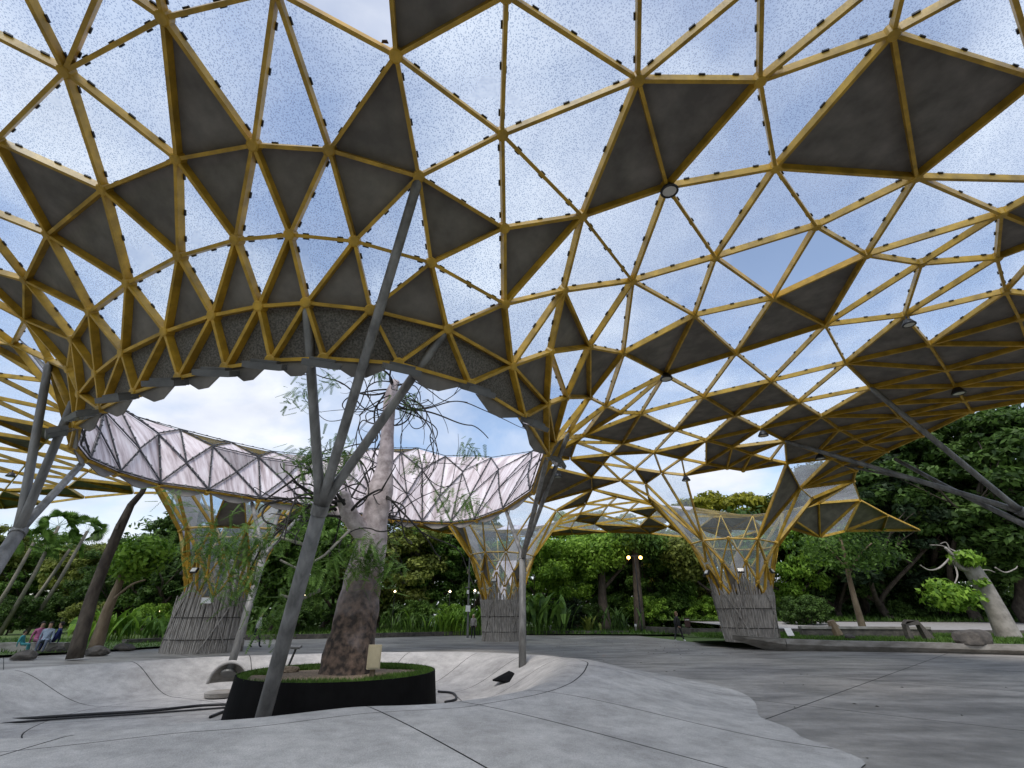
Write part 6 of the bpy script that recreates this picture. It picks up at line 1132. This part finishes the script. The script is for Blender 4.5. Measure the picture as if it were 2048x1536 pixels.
# ------------------------------------------------------------------ the central tree
ct = empty('central_tree', (-4.6, 13.1, .1), 'swollen pale trunked tree with curling bare branches in the black planter', 'tree')
def pale_bark():
    m = mat('pale_pink_bark', (.33, .275, .27), .85, col2=(.66, .575, .575), vscale=5, bump=.6, bscale=11, detail=7); nt = m.node_tree; b = nt.nodes['Principled BSDF']
    rp = b.inputs['Base Color'].links[0].from_node; geo = nt.nodes.new('ShaderNodeNewGeometry'); sp_ = nt.nodes.new('ShaderNodeSeparateXYZ'); nt.links.new(geo.outputs['Position'], sp_.inputs[0])
    no = nt.nodes.new('ShaderNodeTexNoise'); no.inputs['Scale'].default_value = 1.3; no.inputs['Detail'].default_value = 6; nt.links.new(geo.outputs['Position'], no.inputs['Vector'])
    ad = nt.nodes.new('ShaderNodeMath'); ad.operation = 'MULTIPLY_ADD'; ad.inputs[1].default_value = 3.4; nt.links.new(no.outputs['Fac'], ad.inputs[0]); nt.links.new(sp_.outputs['Z'], ad.inputs[2])
    mr = nt.nodes.new('ShaderNodeMapRange'); mr.inputs['From Min'].default_value = 3.2; mr.inputs['From Max'].default_value = 5.0; nt.links.new(ad.outputs[0], mr.inputs[0])
    no2 = nt.nodes.new('ShaderNodeTexNoise'); no2.inputs['Scale'].default_value = 7; no2.inputs['Detail'].default_value = 6; nt.links.new(geo.outputs['Position'], no2.inputs['Vector'])
    r2 = nt.nodes.new('ShaderNodeValToRGB'); r2.color_ramp.elements[0].position = .4; r2.color_ramp.elements[0].color = (.03, .022, .018, 1); r2.color_ramp.elements[1].position = .66; r2.color_ramp.elements[1].color = (.17, .115, .085, 1); nt.links.new(no2.outputs['Fac'], r2.inputs[0])
    mx = nt.nodes.new('ShaderNodeMix'); mx.data_type = 'RGBA'; nt.links.new(mr.outputs[0], mx.inputs['Factor']); nt.links.new(r2.outputs[0], mx.inputs['A']); nt.links.new(rp.outputs[0], mx.inputs['B']); nt.links.new(mx.outputs['Result'], b.inputs['Base Color']); return m
M['pale'] = pale_bark()
def swollen(pts_px, D, radii, seed, seg=22):
    P_ = [at(a, b, y=d) for (a, b), d in zip(pts_px, D)]; Q = []; R_ = []
    n = len(P_)
    for i in range(n - 1):
        for s in range(7):
            u = s / 7; p0, p1, p2, p3 = P_[max(i - 1, 0)], P_[i], P_[i + 1], P_[min(i + 2, n - 1)]
            Q.append(.5 * ((2 * p1) + (p2 - p0) * u + (2 * p0 - 5 * p1 + 4 * p2 - p3) * u * u + (3 * p1 - p0 - 3 * p2 + p3) * u ** 3)); uu = u * u * (3 - 2 * u); R_.append(radii[i] + (radii[i + 1] - radii[i]) * uu)
    Q.append(P_[-1]); R_.append(radii[-1]); mb = MB(); mb.tube(Q, R_, seg); rr = random.Random(seed); k = len(Q)
    ph = [rr.uniform(0, 6.28) for _ in range(6)]
    for i in range(k):
        for j in range(seg):
            v = Vector(mb.v[i * seg + j]); c = Q[i]; a = j * math.tau / seg
            f = 1 + .07 * math.sin(2 * a + ph[0] + i * .12) + .05 * math.sin(3 * a + ph[1] - i * .2) + .03 * math.sin(7 * a + ph[2] + i * .5) + .02 * math.sin(i * 1.7 + ph[3] + a)
            mb.v[i * seg + j] = tuple(c + (v - c) * f)
    return mb
mb = swollen([(692, 1360), (700, 1310), (711, 1240), (725, 1160), (743, 1085), (751, 1040), (759, 985), (769, 930), (775, 860), (780, 800), (792, 762)], [13.1] * 11, [.68, .63, .51, .45, .37, .32, .345, .235, .195, .185, .12], 5); mb.build('trunk', M['pale'], ct, smooth=True)
mb = swollen([(742, 1090), (722, 1060), (700, 1030), (688, 1000), (690, 985)], [13.1, 12.9, 12.6, 12.4, 12.3], [.26, .23, .2, .17, .12], 6); mb.build('limb', M['pale'], ct, smooth=True)
mb = swollen([(742, 1085), (720, 1050), (675, 1020), (668, 1010)], [13.2, 13.6, 14.0, 14.1], [.22, .2, .16, .08], 9); mb.build('limb', M['pale'], ct, smooth=True)
rngT = random.Random(21); ends = []
def curly(start, d, L, r, curl, depth, out_mb):
    p = Vector(start); d = Vector(d).normalized(); n = max(8, int(L / .11)); pts = [p.copy()]; ax = Vector((rngT.gauss(0, 1), rngT.gauss(0, 1), rngT.gauss(0, 1))).normalized(); k = rngT.uniform(-1, 1) * curl
    for i in range(n):
        if rngT.random() < .13: k = rngT.uniform(-1, 1) * curl; ax = (ax + Vector((rngT.gauss(0, .7), rngT.gauss(0, .7), rngT.gauss(0, .7)))).normalized()
        d = (Matrix.Rotation(k, 3, ax) @ d + Vector((0, 0, -.012))).normalized(); p = p + d * (L / n); pts.append(p.copy())
        if depth and rngT.random() < 1.9 / n: curly(p, (d + Vector((rngT.gauss(0, .6), rngT.gauss(0, .6), rngT.gauss(0, .5)))), L * rngT.uniform(.4, .75), r * .62, curl * 1.2, depth - 1, out_mb)
    out_mb.tube(pts, [r * (1 - .65 * i / len(pts)) for i in range(len(pts))], 5, cap=False); ends.append(pts[-1])
for i in range(30):
    py_ = rngT.choice((765, 770, 780, 790, 800, 815, 830, 850, 990)) ; a = at(785 if py_ < 900 else 757, py_, y=13.1); az = rngT.uniform(0, math.tau)
    mbt = MB(); curly(a, (math.cos(az), math.sin(az) * .7, rngT.uniform(-.6, .35)), rngT.uniform(2.4, 4.6), rngT.uniform(.02, .036), .30, 1, mbt); mbt.build('branch', M['twig'], ct, smooth=True)
for i in range(12):
    a = at(rngT.choice((690, 672, 700)), rngT.uniform(985, 1030), y=12.5); az = rngT.uniform(0, math.tau); mbt = MB(); curly(a, (math.cos(az) - .3, math.sin(az) * .6, rngT.uniform(-.4, .5)), rngT.uniform(1.2, 2.8), rngT.uniform(.025, .05), .3, 1, mbt); mbt.build('branch', M['twig'], ct, smooth=True)
for pth_ in ([(690, 1000), (620, 1010), (560, 1060), (520, 1100), (500, 1140)], [(700, 1060), (650, 1110), (600, 1140), (560, 1120)], [(610, 1090), (560, 1075), (520, 1090), (505, 1170)], [(640, 1180), (600, 1200), (560, 1190)], [(690, 1010), (640, 940), (600, 950), (530, 1000)]):
    Q = [at(a, b, y=12.2 - .25 * i) for i, (a, b) in enumerate(pth_)]; mbt = MB(); mbt.tube(Q, [.04 - .006 * i for i in range(len(Q))], 6); mbt.build('branch', M['twig_pale'] if pth_[0][1] > 1050 else M['twig'], ct, smooth=True)
# feathery foliage
def spray(cpx, yy, r, n, seed):
    c = at(*cpx, y=yy); rng = random.Random(seed); V = []
    for k in range(n):
        p = c + Vector((rng.gauss(0, r * .5), rng.gauss(0, r * .4), rng.gauss(0, r * .42))); d = Vector((rng.gauss(0, 1), rng.gauss(0, 1), rng.gauss(-.5, .5))).normalized(); L = rng.uniform(.2, .42); s = d.cross(Vector((0, 0, 1))).normalized() * .006
        q = p + d * L + Vector((0, 0, -.06)); V.append([p - s, p + s, q + s, q - s])
        for j in range(9):
            u = j / 9; m_ = p.lerp(q, u)
            for sg in (-1, 1):
                e = m_ + (s.normalized() * sg + d * .4 + Vector((0, 0, -.35))) * L * .2 * (1 - .5 * u); wv = d * .014; V.append([m_, m_.lerp(e, .5) + wv, e, m_.lerp(e, .5) - wv])
    return V
V = []
for i, (cp_, yy, r, n) in enumerate([((600, 790), 12.4, .55, 45), ((655, 760), 12.6, .4, 25), ((940, 895), 12.6, .35, 28), ((650, 925), 11.6, .75, 130), ((610, 915), 11.9, .5, 60), ((690, 905), 11.8, .4, 45), ((890, 1000), 12.0, .5, 42), ((935, 1000), 12.0, .4, 34), ((810, 800), 12.8, .4, 30), ((830, 920), 12.4, .3, 22), ((620, 1020), 11.6, .55, 60), ((465, 1105), 10.9, .95, 190), ((430, 1080), 11.0, .6, 80), ((505, 1090), 11.1, .7, 90), ((470, 1165), 10.9, .55, 60), ((735, 1110), 12.1, .65, 130), ((700, 1125), 12.2, .5, 60), ((775, 1130), 12.2, .5, 70), ((640, 1130), 11.6, .6, 80), ((600, 1170), 11.8, .5, 50), ((545, 1240), 12.4, .5, 60), ((570, 1225), 12.6, .4, 40), ((370, 1010), 12.4, .3, 14), ((340, 985), 12.6, .3, 14), ((760, 745), 12.9, .3, 20)]): V += spray(cp_, yy, r, n, i)
tag(soup('feathery_leaves', np.array([[tuple(v) for v in q] for q in V]), M['lf_feather'], ct), kind='stuff')
# ------------------------------------------------------------------ small things last
tw = empty('distant_tower', at(1968, 850, y=520), 'pale distant tower showing above the right trees', 'tower'); b0 = at(1972, 900, y=520); b1 = at(1964, 818, y=520)
mb = MB(); mb.tube([(b1.x, 520, 0), (b1.x, 520, b1.z - 14), (b1.x, 520, b1.z)], [9, 7, 3], 8); mb.build('shaft', mat('hazy_blue_glass', (.25, .3, .42), .4), tw)
lg = at(60, 1292, y=24.6); mb = MB(); mb.box((lg.x + .5, lg.y - .3, .26), (3.0, .5, .36)); o = mb.build('stone_ledge', M['kerb']); tag(o, 'low stone ledge the group at the far left sits on', 'ledge')
tp_ = at(764, 80, y=3.9); mb = MB(); mb.poly([tp_, tp_ + Vector((.12, .02, -.02)), tp_ + Vector((.08, -.1, .03)), tp_ + Vector((.02, -.05, .0))]); k = MB(); a = tp_; k.hexa([a, a + Vector((.07, 0, 0)), a + Vector((.08, .05, 0)), a + Vector((-.02, .04, 0)), a + Vector((0, 0, .01)), a + Vector((.07, 0, .01)), a + Vector((.08, .05, .02)), a + Vector((-.02, .04, .01))]); o = k.build('torn_scrap', M['sign']); tag(o, 'small torn brown scrap at the open panel near the top', 'scrap')
# fallen leaves
rsF = np.random.RandomState(31); Vf = []
for k in range(300):
    if k < 260: x, y = rsF.uniform(2, 14), rsF.uniform(24, 44)
    else: x, y = rsF.uniform(-1, 12), rsF.uniform(6, 24)
    if in_poly(x, y, rim_poly): continue
    a = rsF.rand() * 6.28; s = rsF.uniform(.02, .05); c, d = math.cos(a) * s, math.sin(a) * s; Vf.append([(x - c, y - d, .006), (x + d * .5, y - c * .5, .02), (x + c, y + d, .008), (x - d * .5, y + c * .5, .012)])
tag(soup('fallen_leaves', np.array(Vf), M['bark']), 'scattered brown fallen leaves on the plaza', 'leaves', kind='stuff')
